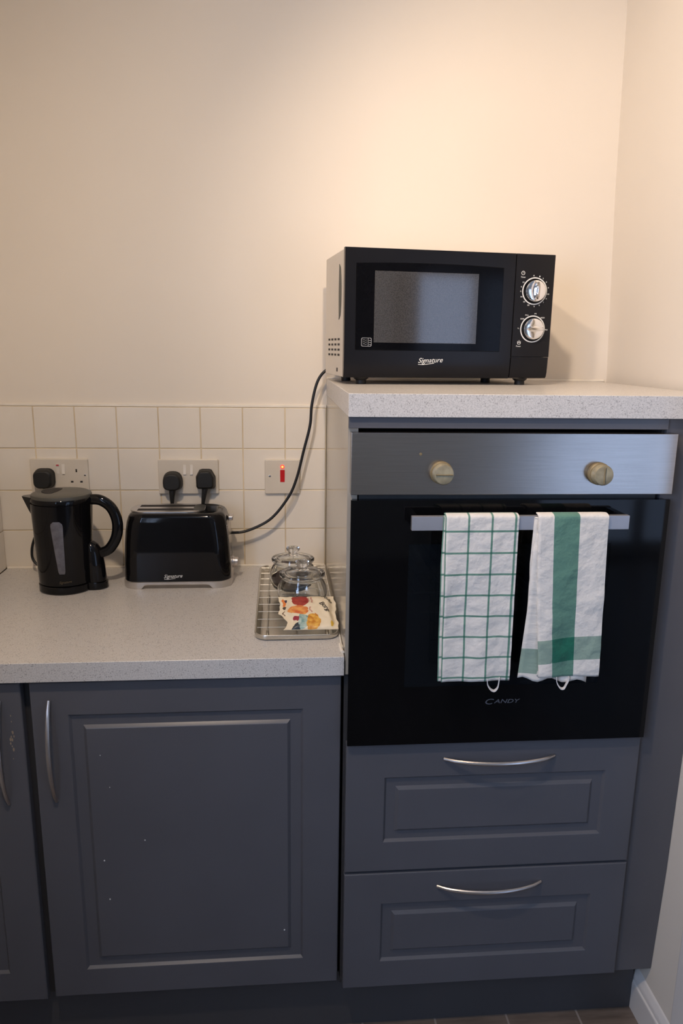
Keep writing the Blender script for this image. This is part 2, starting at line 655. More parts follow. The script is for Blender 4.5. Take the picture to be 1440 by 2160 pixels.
def text_bm(s, size, x, y, z, shear=0.0, width=None, thick=0.0004, rot=0.0, bold=0.0, space=1.0):
    """Lettering standing on an x-z face that looks towards -y; x,z = left end of the baseline."""
    cu = bpy.data.curves.new('lettering', 'FONT')
    cu.body = s
    cu.size = size
    cu.shear = shear
    cu.extrude = thick
    cu.offset = bold
    cu.space_character = space
    cu.resolution_u = 3
    t = bpy.data.objects.new('lettering', cu)
    COL.objects.link(t)
    bpy.context.view_layer.update()
    dg = bpy.context.evaluated_depsgraph_get()
    me = bpy.data.meshes.new_from_object(t.evaluated_get(dg))
    bpy.data.objects.remove(t)
    bpy.data.curves.remove(cu)
    bm = bmesh.new()
    bm.from_mesh(me)
    bpy.data.meshes.remove(me)
    mx0 = min(v.co.x for v in bm.verts)
    mx1 = max(v.co.x for v in bm.verts)
    k = width / (mx1 - mx0) if width else 1.0
    c, s_ = math.cos(rot), math.sin(rot)
    for v in bm.verts:
        a, b_, d = (v.co.x - mx0) * k, v.co.y, v.co.z
        v.co = Vector((x + a * c - b_ * s_, y - thick - d, z + a * s_ + b_ * c))
    return bm


def ring_bm(cx, cz, y, r0, r1, th=0.0006, n=56, bm=None):
    bm = bm or bmesh.new()
    rings = []
    for r_, d in ((r0, 0), (r0, th), (r1, th), (r1, 0), (r0, 0)):
        rings.append([Vector((cx + r_ * math.cos(2 * PI * i / n), y - d, cz + r_ * math.sin(2 * PI * i / n))) for i in range(n)])
    return loft(bm, rings, False, False)


# ------------------------------------------------------------------ measures
ZC, ZT = 0.8948, 1.3889          # lower and upper worktop tops
YW, YWT = -0.6247, -0.6342       # their front edges
YO, YD = -0.6428, -0.6309        # oven face, door faces
XLW = -0.8353                    # left wall
XR0, XR1 = 3.4, None
YB = -4.50                       # wall behind the camera
ZCEIL = 2.42

# ------------------------------------------------------------------ setting
struct = dict(kind='structure')
obj('floor', B(XLW - 0.1, XR0 + 0.1, YB - 0.1, 0.1, -0.05, 0.0), 'floor', **struct)
obj('ceiling', B(XLW - 0.1, XR0 + 0.1, YB - 0.1, 0.1, ZCEIL, ZCEIL + 0.05), 'ceiling', **struct)
wb = obj('wall_back', B(XLW - 0.1, 0.80, 0.006, 0.10, 0.0, ZCEIL), 'wall', **struct)
WY0, WY1, WZ0, WZ1 = -2.90, -1.70, 1.15, 2.15
bm = B(XLW - 0.10, XLW - 0.002, WY1, 0.006, 0.0, ZCEIL)
box(bm, XLW - 0.10, XLW - 0.002, YB, WY0, 0.0, ZCEIL)
box(bm, XLW - 0.10, XLW - 0.002, WY0, WY1, 0.0, WZ0)
box(bm, XLW - 0.10, XLW - 0.002, WY0, WY1, WZ1, ZCEIL)
wl = obj('wall_left', bm, 'wall', **struct)
bm = bmesh.new()
for a, b_ in ((WY0, WY0 + 0.05), (WY1 - 0.05, WY1), (-2.325, -2.275)):
    box(bm, XLW - 0.07, XLW - 0.02, a, b_, WZ0, WZ1, 0.003)
for a, b_ in ((WZ0, WZ0 + 0.05), (WZ1 - 0.05, WZ1)):
    box(bm, XLW - 0.069, XLW - 0.021, WY0, WY1, a, b_, 0.003)
wn = obj('window_1', bm, 'skirting', **struct)
obj('glass_pane', B(XLW - 0.048, XLW - 0.042, WY0 + 0.05, WY1 - 0.05, WZ0 + 0.05, WZ1 - 0.05), 'window_glass', wn)


# right wall: an old, slightly out-of-plumb wall that ends just past the cupboards
def right_wall():
    bm = bmesh.new()
    rings = []
    for z, xb, xf in ((0.0, 0.700, 0.687), (0.14, 0.703, 0.688), (0.39, 0.712, 0.6960), (0.69, 0.722, 0.6995), (1.05, 0.734, 0.704),
                      (1.40, 0.7395, 0.708), (1.86, 0.7187, 0.700), (2.28, 0.7079, 0.694), (ZCEIL, 0.705, 0.692)):
        rings.append([Vector((xb, 0.02, z)), Vector((xf, -0.613, z)), Vector((xf - 0.002, -0.80, z)), Vector((0.82, -0.80, z)), Vector((0.82, 0.02, z))])
    return loft(bm, rings)


wr = obj('wall_right', right_wall(), 'wall', **struct)
# front wall behind the camera with a glazed door opening, and the far side walls of the room
DX0, DX1, DZ1 = 1.70, 3.30, 2.10
bm = B(XLW, DX0, YB - 0.10, YB, 0, ZCEIL)
box(bm, DX1, XR0, YB - 0.10, YB, 0, ZCEIL)
box(bm, DX0, DX1, YB - 0.10, YB, DZ1, ZCEIL)
obj('wall_front', bm, 'wall', **struct)
bm = B(XR0, XR0 + 0.10, YB, 0.10, 0, ZCEIL)
box(bm, 0.82, XR0, 0.006, 0.10, 0, ZCEIL)
obj('wall_side', bm, 'wall', **struct)
bm = bmesh.new()
for a, b_ in ((DX0, DX0 + 0.05), (DX1 - 0.05, DX1), ((DX0 + DX1) / 2 - 0.04, (DX0 + DX1) / 2 + 0.04)):
    box(bm, a, b_, YB - 0.07, YB - 0.02, 0.0, DZ1, 0.003)
for a, b_ in ((0.0, 0.10), (DZ1 - 0.06, DZ1)):
    box(bm, DX0, DX1, YB - 0.069, YB - 0.021, a, b_, 0.003)
dr = obj('door_1', bm, 'skirting', **struct)
bm = B(DX0 + 0.05, (DX0 + DX1) / 2 - 0.04, YB - 0.048, YB - 0.042, 0.10, DZ1 - 0.06)
box(bm, (DX0 + DX1) / 2 + 0.04, DX1 - 0.05, YB - 0.048, YB - 0.042, 0.10, DZ1 - 0.06)
obj('glass_pane', bm, 'window_glass', dr)
obj('reflection_blocker', B(DX0 + 0.05, 1.99, YB - 0.040, YB - 0.030, 1.00, DZ1 - 0.06), 'carcass', dr)  # added opaque sheet, masks upper left glazing to shape the microwave's reflection


# skirting on the right wall: moulded section swept towards the room
def skirting():
    bm = bmesh.new()
    prof = [(0.0, 0.0), (-0.018, 0.0), (-0.018, 0.066), (-0.0165, 0.069), (-0.013, 0.070), (-0.0135, 0.076), (-0.011, 0.083),
            (-0.0075, 0.088), (-0.0065, 0.091), (-0.004, 0.094), (0.0, 0.096)]
    rings = []
    for y in (-0.565, -0.735):
        rings.append([Vector((0.6895 + a, y, b_)) for a, b_ in prof])
    return loft(bm, rings)


obj('baseboard_right', skirting(), 'skirting', **struct)
obj('trim_1', B(0.672, 0.700, -0.800, -0.735, 0.0, 2.08, 0.004, 3), 'skirting', **struct)

# glazed wall tiles: four courses, each tile bevelled, on a grout bed
TX = [-0.8345, -0.7354, -0.6345, -0.5316, -0.4278, -0.3224, -0.2155, -0.1069, -0.0017]
TZ = [ZC, 0.9956, 1.1002, 1.2085, 1.3142]
bm = bmesh.new()
for i in range(len(TX) - 1):
    for j in range(4):
        g = 0.0011
        a, b_ = TX[i] + g, TX[i + 1] - g
        t = random.uniform(-0.0003, 0.0003)
        box(bm, a, b_, t, 0.0058, TZ[j] + g, TZ[j + 1] - g, 0.0018, 2)
obj('wall_tiles', bm, 'tile', wb)
bm = B(XLW, -0.0005, 0.0016, 0.0060, ZC, 1.3140)
obj('grout', bm, 'grout', wb)
bm = B(XLW, -0.0005, 0.0005, 0.0060, 1.3145, 1.3215, 0.0012)
obj('sealant_bead', bm, 'sealant', wb)
bm = bmesh.new()
for i in range(6):
    for j in range(4):
        g = 0.0011
        y1 = -0.004 - i * 0.1045
        box(bm, XLW - 0.0018, XLW + 0.0052, y1 - 0.1045 + g, y1 - g, TZ[j] + g, TZ[j + 1] - g, 0.0018, 2)
obj('wall_tiles', bm, 'tile', wl)
obj('grout', B(XLW - 0.0019, XLW + 0.003, -0.63, -0.001, ZC, 1.3140), 'grout', wl)

# ------------------------------------------------------------------ worktops
low = thing('worktop', 'long lower speckled grey worktop carrying the kettle, toaster and tray', 'worktop', (-0.42, YW, ZC - 0.0385))
obj('slab', B(XLW + 0.006, -0.0012, YW, -0.0012, ZC - 0.0385, ZC, 0.0008, 1), 'worktop', low)
bm = tube([(XLW + 0.007, -0.0035, ZC + 0.0015), (-0.003, -0.0035, ZC + 0.0015)], 0.0035, n=10, spline=False)
obj('sealant', bm, 'sealant', wb, label='white silicone sealant bead')
bm = tube([(-0.0020, -0.006, ZC + 0.001), (-0.0020, -0.54, ZC + 0.001), (-0.0045, -0.565, ZC + 0.0015), (-0.0045, -0.590, ZC + 0.0015), (-0.0030, -0.604, ZC + 0.001)], lambda t: 0.0020 if t < 0.28 else 0.0034, n=8)
SIDE_BEAD = bm
up = thing('worktop', 'short raised speckled worktop over the oven with the microwave on it', 'worktop', (0.35, YWT, ZT - 0.0411))
obj('slab', B(-0.0010, 0.7060, YWT, 0.0050, ZT - 0.0411, ZT, 0.0008, 1), 'worktop', up)
bm = tube([(0.0, 0.003, ZT + 0.001), (0.730, 0.003, ZT + 0.001)], 0.0035, n=8, spline=False)
obj('sealant', bm, 'sealant', wb, label='white silicone sealant bead')

# ------------------------------------------------------------------ cabinets


def handle_h(x0, x1, z, y, out=0.026):
    pts = []
    n = 12
    for i in range(n + 1):
        t = i / n
        pts.append((x0 + (x1 - x0) * t, y - out * (1 - (2 * t - 1) ** 2) ** 0.8 - 0.001, z))
    return tube(pts, lambda t: 0.0034 + 0.0012 * math.sin(PI * t), n=10, k=3)


def handle_v(x, z0, z1, y, out=0.026):
    pts = []
    n = 12
    for i in range(n + 1):
        t = i / n
        pts.append((x, y - out * (1 - (2 * t - 1) ** 2) ** 0.8 - 0.001, z0 + (z1 - z0) * t))
    return tube(pts, lambda t: 0.0034 + 0.0014 * math.sin(PI * t), n=10, k=3)


YC = YD + 0.018
YD2 = -0.6120                    # the base cabinets' doors sit back under the worktop edge
KD = (YD2 + 1.9562) / (YD + 1.9562)


def fx_(x):
    return -0.1213 + (x + 0.1213) * KD


def fz_(z):
    return 1.4652 + (z - 1.4652) * KD


YC2 = YD2 + 0.018
bc = thing('base_cabinet', 'grey base cabinet under the kettle and toaster with one wide panelled door', 'cabinet', (-0.295, YC2, 0.142))
obj('carcass', B(-0.592, -0.004, YC2 + 0.002, -0.02, 0.143, ZC - 0.040), 'carcass', bc)
d1 = obj('door', moulded(fx_(-0.5835), fx_(-0.0065), fz_(0.1665), 0.8500, YD2, YC2, (fx_(-0.5170), fx_(-0.0785), fz_(0.2290), fz_(0.7935)), (fx_(-0.4885), fx_(-0.1065), fz_(0.2560), fz_(0.7665))), 'cabinet', bc, angle=25)
obj('handle', handle_v(fx_(-0.5490), fz_(0.6150), fz_(0.8230), YD2), 'satin', d1)
# small chips in the paint
bm = bmesh.new()
for x, z, s in ((-0.4630, 0.708, .0009), (-0.449, 0.640, .0009), (-0.388, 0.522, .0012), (-0.468, 0.480, .0015), (-0.462, 0.392, .0015), (-0.117, 0.300, .0016)):
    bm = bmesh.new()
    bmesh.ops.create_uvsphere(bm, u_segments=8, v_segments=6, radius=s, matrix=Matrix.Translation((fx_(x), YD2 + 0.0002, fz_(z))) @ Matrix.Diagonal((1, .4, 1.2, 1)))
    obj('paint_chip', bm, 'white_print', d1, label='tiny white paint chip')

cc = thing('base_cabinet', 'grey corner base cabinet at the far left, mostly cut off by the photo edge', 'cabinet', (-0.715, YC2, 0.142))
obj('carcass', B(-0.828, -0.596, YC2 + 0.002, -0.02, 0.143, ZC - 0.040), 'carcass', cc)
d2 = obj('door', moulded(-0.8300, fx_(-0.5985), fz_(0.1615), 0.8500, YD2, YC2, (-0.7950, fx_(-0.6665), fz_(0.2290), fz_(0.7935)), (-0.7670, fx_(-0.6950), fz_(0.2560), fz_(0.7665))), 'cabinet', cc, angle=25)
obj('handle', handle_v(fx_(-0.6370), fz_(0.6130), fz_(0.8250), YD2), 'satin', d2)
bm = bmesh.new()
random.seed(3)
for k in range(16):
    x, z = -0.6205 + random.gauss(0, .0022), 0.742 + random.gauss(0, .016)
    s = random.uniform(.0010, .0030)
    bmesh.ops.create_uvsphere(bm, u_segments=7, v_segments=5, radius=s, matrix=Matrix.Translation((fx_(x), YD2 + 0.0002, fz_(z))) @ Matrix.Diagonal((.8, .15, 1.6, 1)))
obj('paint_chips', bm, simple('bare_wood_chip', (0.32, 0.25, 0.18), 0.7), d2, label='chipped paint beside the handle', kind='stuff')

OX0, OX1 = 0.0044, 0.5994
tall = thing('oven_housing_cabinet', 'tall grey cabinet holding the oven above two drawers', 'cabinet', (0.35, -0.61, 0.142))
obj('side_panel', B(0.0003, 0.0180, -0.6120, -0.0010, 0.145, 0.8560), 'carcass', tall)
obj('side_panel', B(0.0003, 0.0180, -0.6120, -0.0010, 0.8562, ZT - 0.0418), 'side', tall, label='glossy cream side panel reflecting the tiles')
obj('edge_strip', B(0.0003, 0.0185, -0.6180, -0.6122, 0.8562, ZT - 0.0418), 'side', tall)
obj('side_panel', B(0.5830, 0.6010, -0.6120, -0.012, 0.145, ZT - 0.0418), 'carcass', tall)
obj('top_rail', B(0.0004, 0.5880, -0.6260, -0.6122, 1.3275, ZT - 0.0418, 0.0008, 1), 'cabinet', tall)
obj('sealant', SIDE_BEAD, 'sealant', tall, label='white silicone sealant bead')
obj('shelf', B(0.0185, 0.5825, -0.6100, -0.02, 0.690, 0.706), 'carcass', tall)
obj('back_board', B(0.0185, 0.5825, -0.0190, -0.012, 0.145, 1.34), 'carcass', tall)


def filler():
    bm = bmesh.new()
    rings = []
    for z, xr in ((0.1424, 0.6868), (0.39, 0.6945), (0.6854, 0.6982), (1.05, 0.7022), (ZT - 0.0418, 0.7060)):
        rings.append([Vector((0.5885 if z < 2 else 0, -0.6190, z)), Vector((xr, -0.6190, z)), Vector((xr, -0.6025, z)), Vector((0.5885, -0.6025, z))])
    return loft(bm, rings)


obj('filler_panel', B(0.6015, 0.6018, -0.61, -0.60, 0.1, 0.2), 'cabinet', tall) if False else None
fp = obj('filler_panel', filler(), 'cabinet', tall, smooth=False)
for (z0, z1, outer, inner, hz, hx0, hx1) in (
        (0.4275, 0.7150, (0.0810, 0.5330, 0.4945, 0.6405), (0.1070, 0.5055, 0.5200, 0.6150), 0.6785, 0.1985, 0.4215),
        (0.1460, 0.4225, (0.0810, 0.5275, 0.2100, 0.3515), (0.1070, 0.4980, 0.2355, 0.3260), 0.3885, 0.1965, 0.4150)):
    dw = obj('drawer', moulded(OX0, OX1, z0, z1, YD, YD + 0.016, outer, inner), 'cabinet', tall, angle=25)
    obj('handle', handle_h(hx0, hx1, hz, YD), 'satin', dw)

pl = obj('plinth', B(XLW + 0.002, 0.6725, -0.5780, -0.5600, 0.0, 0.1415, 0.0008, 1), 'plinth',
         label='dark grey plinth board along the floor under all the cabinets', cat='plinth')

# ------------------------------------------------------------------ oven
ov = thing('built_in_oven', 'built-in black glass oven with brushed steel control panel and towel-hung bar', 'oven', (0.302, -0.33, 0.7180))
bm = B(OX0 + 0.017, OX0 + 0.032, -0.6100, -0.06, 0.7100, 1.3200)
box(bm, OX1 - 0.034, OX1 - 0.019, -0.6100, -0.06, 0.7100, 1.3200)
box(bm, OX0 + 0.032, OX1 - 0.034, -0.6100, -0.06, 0.7100, 0.7250)
box(bm, OX0 + 0.032, OX1 - 0.034, -0.6100, -0.06, 1.2050, 1.3200)
box(bm, OX0 + 0.032, OX1 - 0.034, -0.0750, -0.06, 0.7250, 1.2050)
box(bm, OX0 + 0.004, OX1 - 0.006, -0.6230, -0.6185, 0.7180, 1.3200)
# open the front flange over the cavity
obj('oven_body', bm, 'black_gloss', ov) if False else bm.free()
bm = B(OX0 + 0.017, OX0 + 0.060, -0.6180, -0.06, 0.7180, 1.3200)
box(bm, OX1 - 0.064, OX1 - 0.019, -0.6180, -0.06, 0.7180, 1.3200)
box(bm, OX0 + 0.060, OX1 - 0.064, -0.6180, -0.06, 0.7180, 0.7800)
box(bm, OX0 + 0.060, OX1 - 0.064, -0.6180, -0.06, 1.1700, 1.3200)
box(bm, OX0 + 0.060, OX1 - 0.064, -0.0750, -0.06, 0.7800, 1.1700)
obj('oven_body', bm, simple('oven_enamel', (0.05, 0.054, 0.058), 0.35, var=0.1), ov)
cp = obj('control_panel', B(OX0, OX1, YO, -0.6190, 1.2106, 1.3216, 0.0010, 2), 'brushed', ov)
for kx, kz, turn in ((0.1655, 1.2512, 0.0), (0.4555, 1.2495, PI / 2)):
    kb = obj('knob', lathe_y([(0.0205, 0.0), (0.0205, 0.006), (0.0188, 0.0075), (0.0182, 0.009)], kx, YO, kz), 'knob_base', ov)
    bm = lathe_y([(0.0178, 0.0088), (0.0186, 0.012), (0.0186, 0.022), (0.0168, 0.0262), (0.0120, 0.0275), (0.004, 0.0280)], kx, YO, kz)
    obj('knob_cap', bm, 'knob', kb, label='grubby cream knob face')
    c, s = math.cos(turn), math.sin(turn)
    bm = bmesh.new()
    box(bm, -0.0150, 0.0150, -0.0300, -0.0268, -0.0010, 0.0010, 0.0006, 1)
    for v in bm.verts:
        a, b_ = v.co.x, v.co.z
        v.co = Vector((kx + a * c - b_ * s, YO + v.co.y, kz + a * s + b_ * c))
    obj('pointer_ridge', bm, 'knob_base', kb)
obj('indicator_lamp', lathe_y([(0.0026, 0.0), (0.0026, 0.0012), (0.0012, 0.0018)], 0.1276, YO, 1.2842, n=16), 'knob_base', ov)

# oven door: black glass frame round a tinted see-through pane
PX0, PX1, PZ0, PZ1 = 0.1120, 0.4920, 0.8380, 1.1190
od = obj('oven_door', None or (lambda: (
    lambda bm_: (box(bm_, OX0 + 0.0005, PX0, YO, YO + 0.006, 0.7180, 1.2006), box(bm_, PX1, OX1 - 0.002, YO, YO + 0.006, 0.7180, 1.2006),
                 box(bm_, PX0, PX1, YO, YO + 0.006, 0.7180, PZ0), box(bm_, PX0, PX1, YO, YO + 0.006, PZ1, 1.2006),
                 box(bm_, OX0 + 0.004, PX0 - 0.004, YO + 0.006, -0.6190, 0.7200, 1.1990), box(bm_, PX1 + 0.004, OX1 - 0.006, YO + 0.006, -0.6190, 0.7200, 1.1990),
                 box(bm_, PX0 - 0.004, PX1 + 0.004, YO + 0.006, -0.6190, 0.7200, PZ0 - 0.004), box(bm_, PX0 - 0.004, PX1 + 0.004, YO + 0.006, -0.6190, PZ1 + 0.004, 1.1990), bm_)[-1])(bmesh.new()))(),
    simple('black_oven_glass', (0.003, 0.003, 0.0035), 0.06, var=0.1, spec=0.22), ov, smooth=False)
obj('viewing_pane', B(PX0, PX1, YO + 0.0002, YO + 0.0050, PZ0, PZ1), 'tinted', od, smooth=False, label='tinted see-through pane')
HB = -0.6878
bm = B(0.1080, 0.5015, HB, HB + 0.0110, 1.1552, 1.1808, 0.0010, 2)
hb = obj('handle_bar', bm, 'bar_steel', od)
for x0 in (0.1085, 0.4880):
    obj('bracket', B(x0, x0 + 0.0125, HB + 0.0110, YO, 1.1600, 1.1800, 0.0008, 1), 'black_gloss', hb)
obj('maker_lettering', text_bm('C', 0.0165, 0.2715, YO, 0.7985, shear=0.25, width=0.0165, thick=0.0003), 'dim_print', od)
obj('maker_lettering', text_bm('ANDY', 0.0115, 0.2885, YO, 0.8005, shear=0.25, width=0.0510, thick=0.0003), 'dim_print', od)
# wire shelf inside the cavity
bm = bmesh.new()
for i in range(24):
    x = 0.078 + i * 0.0195
    tube([(x, -0.58, 1.010), (x, -0.10, 1.010)], 0.0015, bm, n=6, spline=False)
for y in (-0.585, -0.45, -0.10):
    tube([(0.072, y, 1.007), (0.530, y, 1.007)], 0.003, bm, n=8, spline=False)
obj('wire_shelf', bm, 'wire', ov)

# ------------------------------------------------------------------ tea towels


def towel(name, label, mt, path_fn, xl, xr, gap, seed, slant=0.0, nu=40, nv=90, group='tea towels over the oven bar', fold_shift=0.006, amp=0.0030):
    """Towel folded lengthwise and hung over the bar. path_fn(t) -> (y, z, s); two layers joined at the right fold."""
    bm = bmesh.new()
    uvl = bm.loops.layers.uv.new('UVMap')
    path = path_fn()
    # cumulative length
    S = [0.0]
    for a, b_ in zip(path, path[1:]):
        S.append(S[-1] + math.dist(a, b_))
    s_top = S[min(range(len(path)), key=lambda i: -path[i][1])]
    grid = []
    for i, (y, z) in enumerate(path):
        row = []
        s = S[i] - s_top
        a = path[max(i - 1, 0)]
        b_ = path[min(i + 1, len(path) - 1)]
        t = Vector((0, b_[0] - a[0], b_[1] - a[1])).normalized()
        nrm = Vector((0, t.z, -t.y))        # outward for a front-hanging sheet
        if s >= 0 and nrm.y > 0:
            nrm = -nrm
        for j in range(nu + 1):
            u = j / nu
            if u <= 0.5:          # outer layer, left to right
                q = u * 2
                lay = 0.0
            else:                 # inner layer, right to left
                q = 1 - (u - 0.5) * 2
                lay = -1.0
            L, Rr = xl(s), xr(s)
            if s < -0.004:
                L += 0.011 * min(1.0, -s / 0.02)
            if lay < 0:
                Lb = L - fold_shift * (0.3 + min(1.0, abs(s) / 0.1) * 0.7)
                x = Lb + (Rr - Lb) * q
            else:
                x = L + (Rr - L) * q
            edge = 1 - max(0.0, (q - 0.93) / 0.07) if q > 0.93 else 1.0
            off = (0.0 if lay == 0 else -gap * math.sqrt(max(0.0, edge)))
            hang = min(1.0, max(0.0, (abs(s) - 0.02) / 0.15))
            nz = noise.noise(Vector((x * 16 + seed, s * 7, seed * 1.3))) * amp * 1.6 + noise.noise(Vector((x * 45 + s * 22 + seed, s * 34 - x * 20, lay))) * amp * 0.6
            fold = 0.0022 * math.sin((x - L) * 75 + seed + s * 4) * hang
            p_ = Vector((x, y, z)) + nrm * (off + (nz + fold) * hang + 0.0004)
            uu = (q * (Rr - L)) / max(0.02, (Rr - L)) * (xr(0) - xl(0))
            row.append((bm.verts.new(p_), (uu, s - slant * (1 - q) * min(1, max(0, s) / 0.25))))
        grid.append(row)
    for i in range(len(grid) - 1):
        for j in range(nu):
            q4 = (grid[i][j], grid[i][j + 1], grid[i + 1][j + 1], grid[i + 1][j])
            f = bm.faces.new([q_[0] for q_ in q4])
            for lp, q_ in zip(f.loops, q4):
                lp[uvl].uv = q_[1]
    me = bpy.data.meshes.new(name)
    bm.to_mesh(me)
    bm.free()
    root = obj(name, me, mt, None, label=label, cat='tea towel', group=None, angle=80)
    md = root.modifiers.new('thickness', 'SOLIDIFY')
    md.thickness = 0.0014
    md.offset = 0
    return root


def drape(front_bottom, back_bottom, yfront, lean):
    """Back bottom -> over the bar -> front bottom."""
    ztop = 1.1822
    pts = []
    yb = HB + 0.0110 + 0.0075
    n = 30
    for i in range(n):
        z = back_bottom + (ztop - 0.004 - back_bottom) * i / n
        pts.append((yb - 0.002 * math.sin(PI * i / n), z))
    for i in range(9):
        a = PI * i / 8
        pts.append(((yb + yfront) / 2 + (yb - yfront) / 2 * math.cos(a), ztop - 0.003 + 0.0055 * math.sin(a)))
    n = 70
    for i in range(1, n + 1):
        t = i / n
        z = ztop - 0.003 + (front_bottom - ztop + 0.003) * t
        pts.append((yfront + lean * t, z))
    return pts


t1 = towel('tea_towel', 'white tea towel with thin green check lines, left one on the oven bar', M['check'],
           lambda: drape(0.8690, 0.93, HB - 0.0060, 0.006),
           lambda s: 0.1655 + 0.006 * max(0, s) / 0.31, lambda s: 0.2965 + 0.0030 * max(0, s) / 0.31, 0.0045, 1.7, fold_shift=0.0058)
t2 = towel('tea_towel', 'white tea towel with broad green bands, right one on the oven bar', M['wide'],
           lambda: drape(0.8740, 0.93, HB - 0.0060, 0.006),
           lambda s: 0.3310 + 0.0230 * min(1, max(0, s) / 0.31) ** 1.2, lambda s: 0.4590 + 0.0100 * min(1, max(0, s) / 0.31), 0.0060, 5.1, fold_shift=0.012, amp=0.0034, slant=0.010)
# the rear ply of the right towel hangs slantwise to the left


def rear_ply():
    bm = bmesh.new()
    uvl = bm.loops.layers.uv.new('UVMap')
    nu, nv = 14, 60
    g = []
    for i in range(nv + 1):
        t = i / nv
        z = 1.150 + (0.8690 - 1.150) * t
        xl = 0.3280 - 0.0020 * min(1, t * 4) - 0.008 * max(0, (t - 0.5) * 2) + (0.004 if t < .1 else 0) * (1 - t * 10)
        xr_ = 0.4500
        row = []
        for j in range(nu + 1):
            q = j / nu
            x = xl + (xr_ - xl) * q
            y = HB - 0.0008 + 0.0125 * 0 - 0.0 + 0.0075 * t + 0.002 * math.sin(x * 90 + t * 4) * t
            y += 0.0
            row.append((bm.verts.new((x, y - 0.0015, z + 0.004 * math.sin(x * 120) * (t > .97) - 0.008 * q * t)), (0.155 + q * 0.02, 0.032 + t * 0.281 - 0.018 * t)))
        g.append(row)
    for i in range(nv):
        for j in range(nu):
            q4 = (g[i][j], g[i][j + 1], g[i + 1][j + 1], g[i + 1][j])
            f = bm.faces.new([q_[0] for q_ in q4])
            for lp, q_ in zip(f.loops, q4):
                lp[uvl].uv = q_[1]
    me = bpy.data.meshes.new('rear_ply')
    bm.to_mesh(me)
    bm.free()
    return me


rp = obj('rear_ply', rear_ply(), 'wide', t2, angle=80)
md = rp.modifiers.new('thickness', 'SOLIDIFY')
md.thickness = 0.0014


def ribbon(pts, half, th=0.0012, k=8):
    """Flat fabric tape along a path, its width along y then x."""
    bm = bmesh.new()
    path = catmull(pts, k)
    rings = []
    for i, p_ in enumerate(path):
        t = (path[min(i + 1, len(path) - 1)] - path[max(i - 1, 0)]).normalized()
        wd = Vector((0.25, 1, 0.0))
        wd = (wd - t * wd.dot(t)).normalized()
        nn = t.cross(wd)
        rings.append([p_ + wd * half + nn * th / 2, p_ - wd * half + nn * th / 2, p_ - wd * half - nn * th / 2, p_ + wd * half - nn * th / 2])
    return loft(bm, rings)


yl = HB - 0.001
obj('hanging_loop', ribbon([(0.2590, yl, 0.874), (0.2600, yl, 0.862), (0.2660, yl - 0.002, 0.8525), (0.2730, yl - 0.002, 0.8500), (0.2790, yl - 0.001, 0.8560), (0.2810, yl, 0.868), (0.2815, yl, 0.876)], 0.0045), 'white_cloth', t1, label='small white hanging loop')
obj('hanging_loop', ribbon([(0.3900, yl, 0.874), (0.3920, yl, 0.862), (0.3985, yl - 0.002, 0.8520), (0.4050, yl - 0.002, 0.8515), (0.4095, yl - 0.001, 0.8590), (0.4130, yl, 0.866), (0.4140, yl, 0.874)], 0.0045), 'white_cloth', t2, label='small white hanging loop')

# ------------------------------------------------------------------ microwave (modelled in its own frame)
MW, MH, MD = 0.468, 0.2655, 0.2394
mw = thing('microwave', 'black microwave with silver side and two chrome dials, on the raised worktop', 'microwave', (0.0163, -0.3188, ZT), 0.1127)
F0 = 0.015                       # feet height
bm = bmesh.new()
box(bm, 0.002, MW - 0.004, 0.014, MD, F0, F0 + MH - 0.0005, 0.003, 2)
obj('casing', bm, 'silver_side', mw)
bm = bmesh.new()
for i in range(4):
    for j in range(4):
        y = 0.062 + i * 0.0385
        z = F0 + 0.0445 + j * 0.0112
        box(bm, 0.0012, 0.0025, y, y + 0.0200, z, z + 0.0045)
obj('side_vents', bm, 'hole', mw)


def slot():
    bm = bmesh.new()
    out = []
    n = 14
    for i in range(n + 1):
        t = i / n
        z = F0 + 0.122 + 0.116 * t
        out.append((0.071 + 0.004 * math.sin(PI * t) - 0.001, z))
    for i in range(n, -1, -1):
        t = i / n
        z = F0 + 0.122 + 0.116 * t
        out.append((0.071 - 0.024 * math.sin(PI * t) ** 0.35 + 0.0, z))
    return loft(bm, [[Vector((0.0010, y, z)) for y, z in out], [Vector((0.0026, y, z)) for y, z in out]])


obj('side_recess', slot(), simple('recess_shade', (0.05, 0.055, 0.045), 0.5), mw, label='narrow dark hinge recess')
obj('screw', lathe([(0.0, 0)], 0, 0, 0) if False else B(0.0012, 0.0026, 0.082, 0.0935, F0 + 0.010, F0 + 0.0185, 0.0006, 1), 'hole', mw)


# front mouldings: section in y-z swept along x (the chin curves back)
def front_block(x0, x1, z0, z1, chin=False, lean=0.0):
    bm = bmesh.new()
    prof = []
    if chin:
        prof = [(0.0145, z0), (0.0075, z0), (0.0042, z0 + 0.004), (0.0018, z0 + 0.013), (0.0008, z0 + 0.028), (0.0, z0 + 0.046)]
    else:
        prof = [(0.0145, z0), (0.001, z0), (0.0, z0 + 0.001)]
    prof += [(0.0, z1 - 0.002), (0.0008, z1 - 0.0006), (0.002, z1), (0.0145, z1)]
    rings = []
    for x, ins in ((x0, 0.001), (x0 + 0.001, 0.0), (x1 - 0.001, 0.0), (x1, 0.001)):
        rings.append([Vector((x, y + (ins if y < 0.014 else 0), z)) for y, z in prof])
    return loft(bm, rings)


door_m = obj('door', front_block(0.0, 0.3770, F0, F0 + MH, True), 'black_mw', mw)


def arched(x0, x1, z0, z1, rise, n=16, r_=0.006):
    out = [(x0, z0 + r_ * 0), (x1, z0)]
    for i in range(n + 1):
        t = i / n
        out.append((x1 + (x0 - x1) * t, z1 + rise * (1 - (2 * t - 1) ** 2)))
    return out


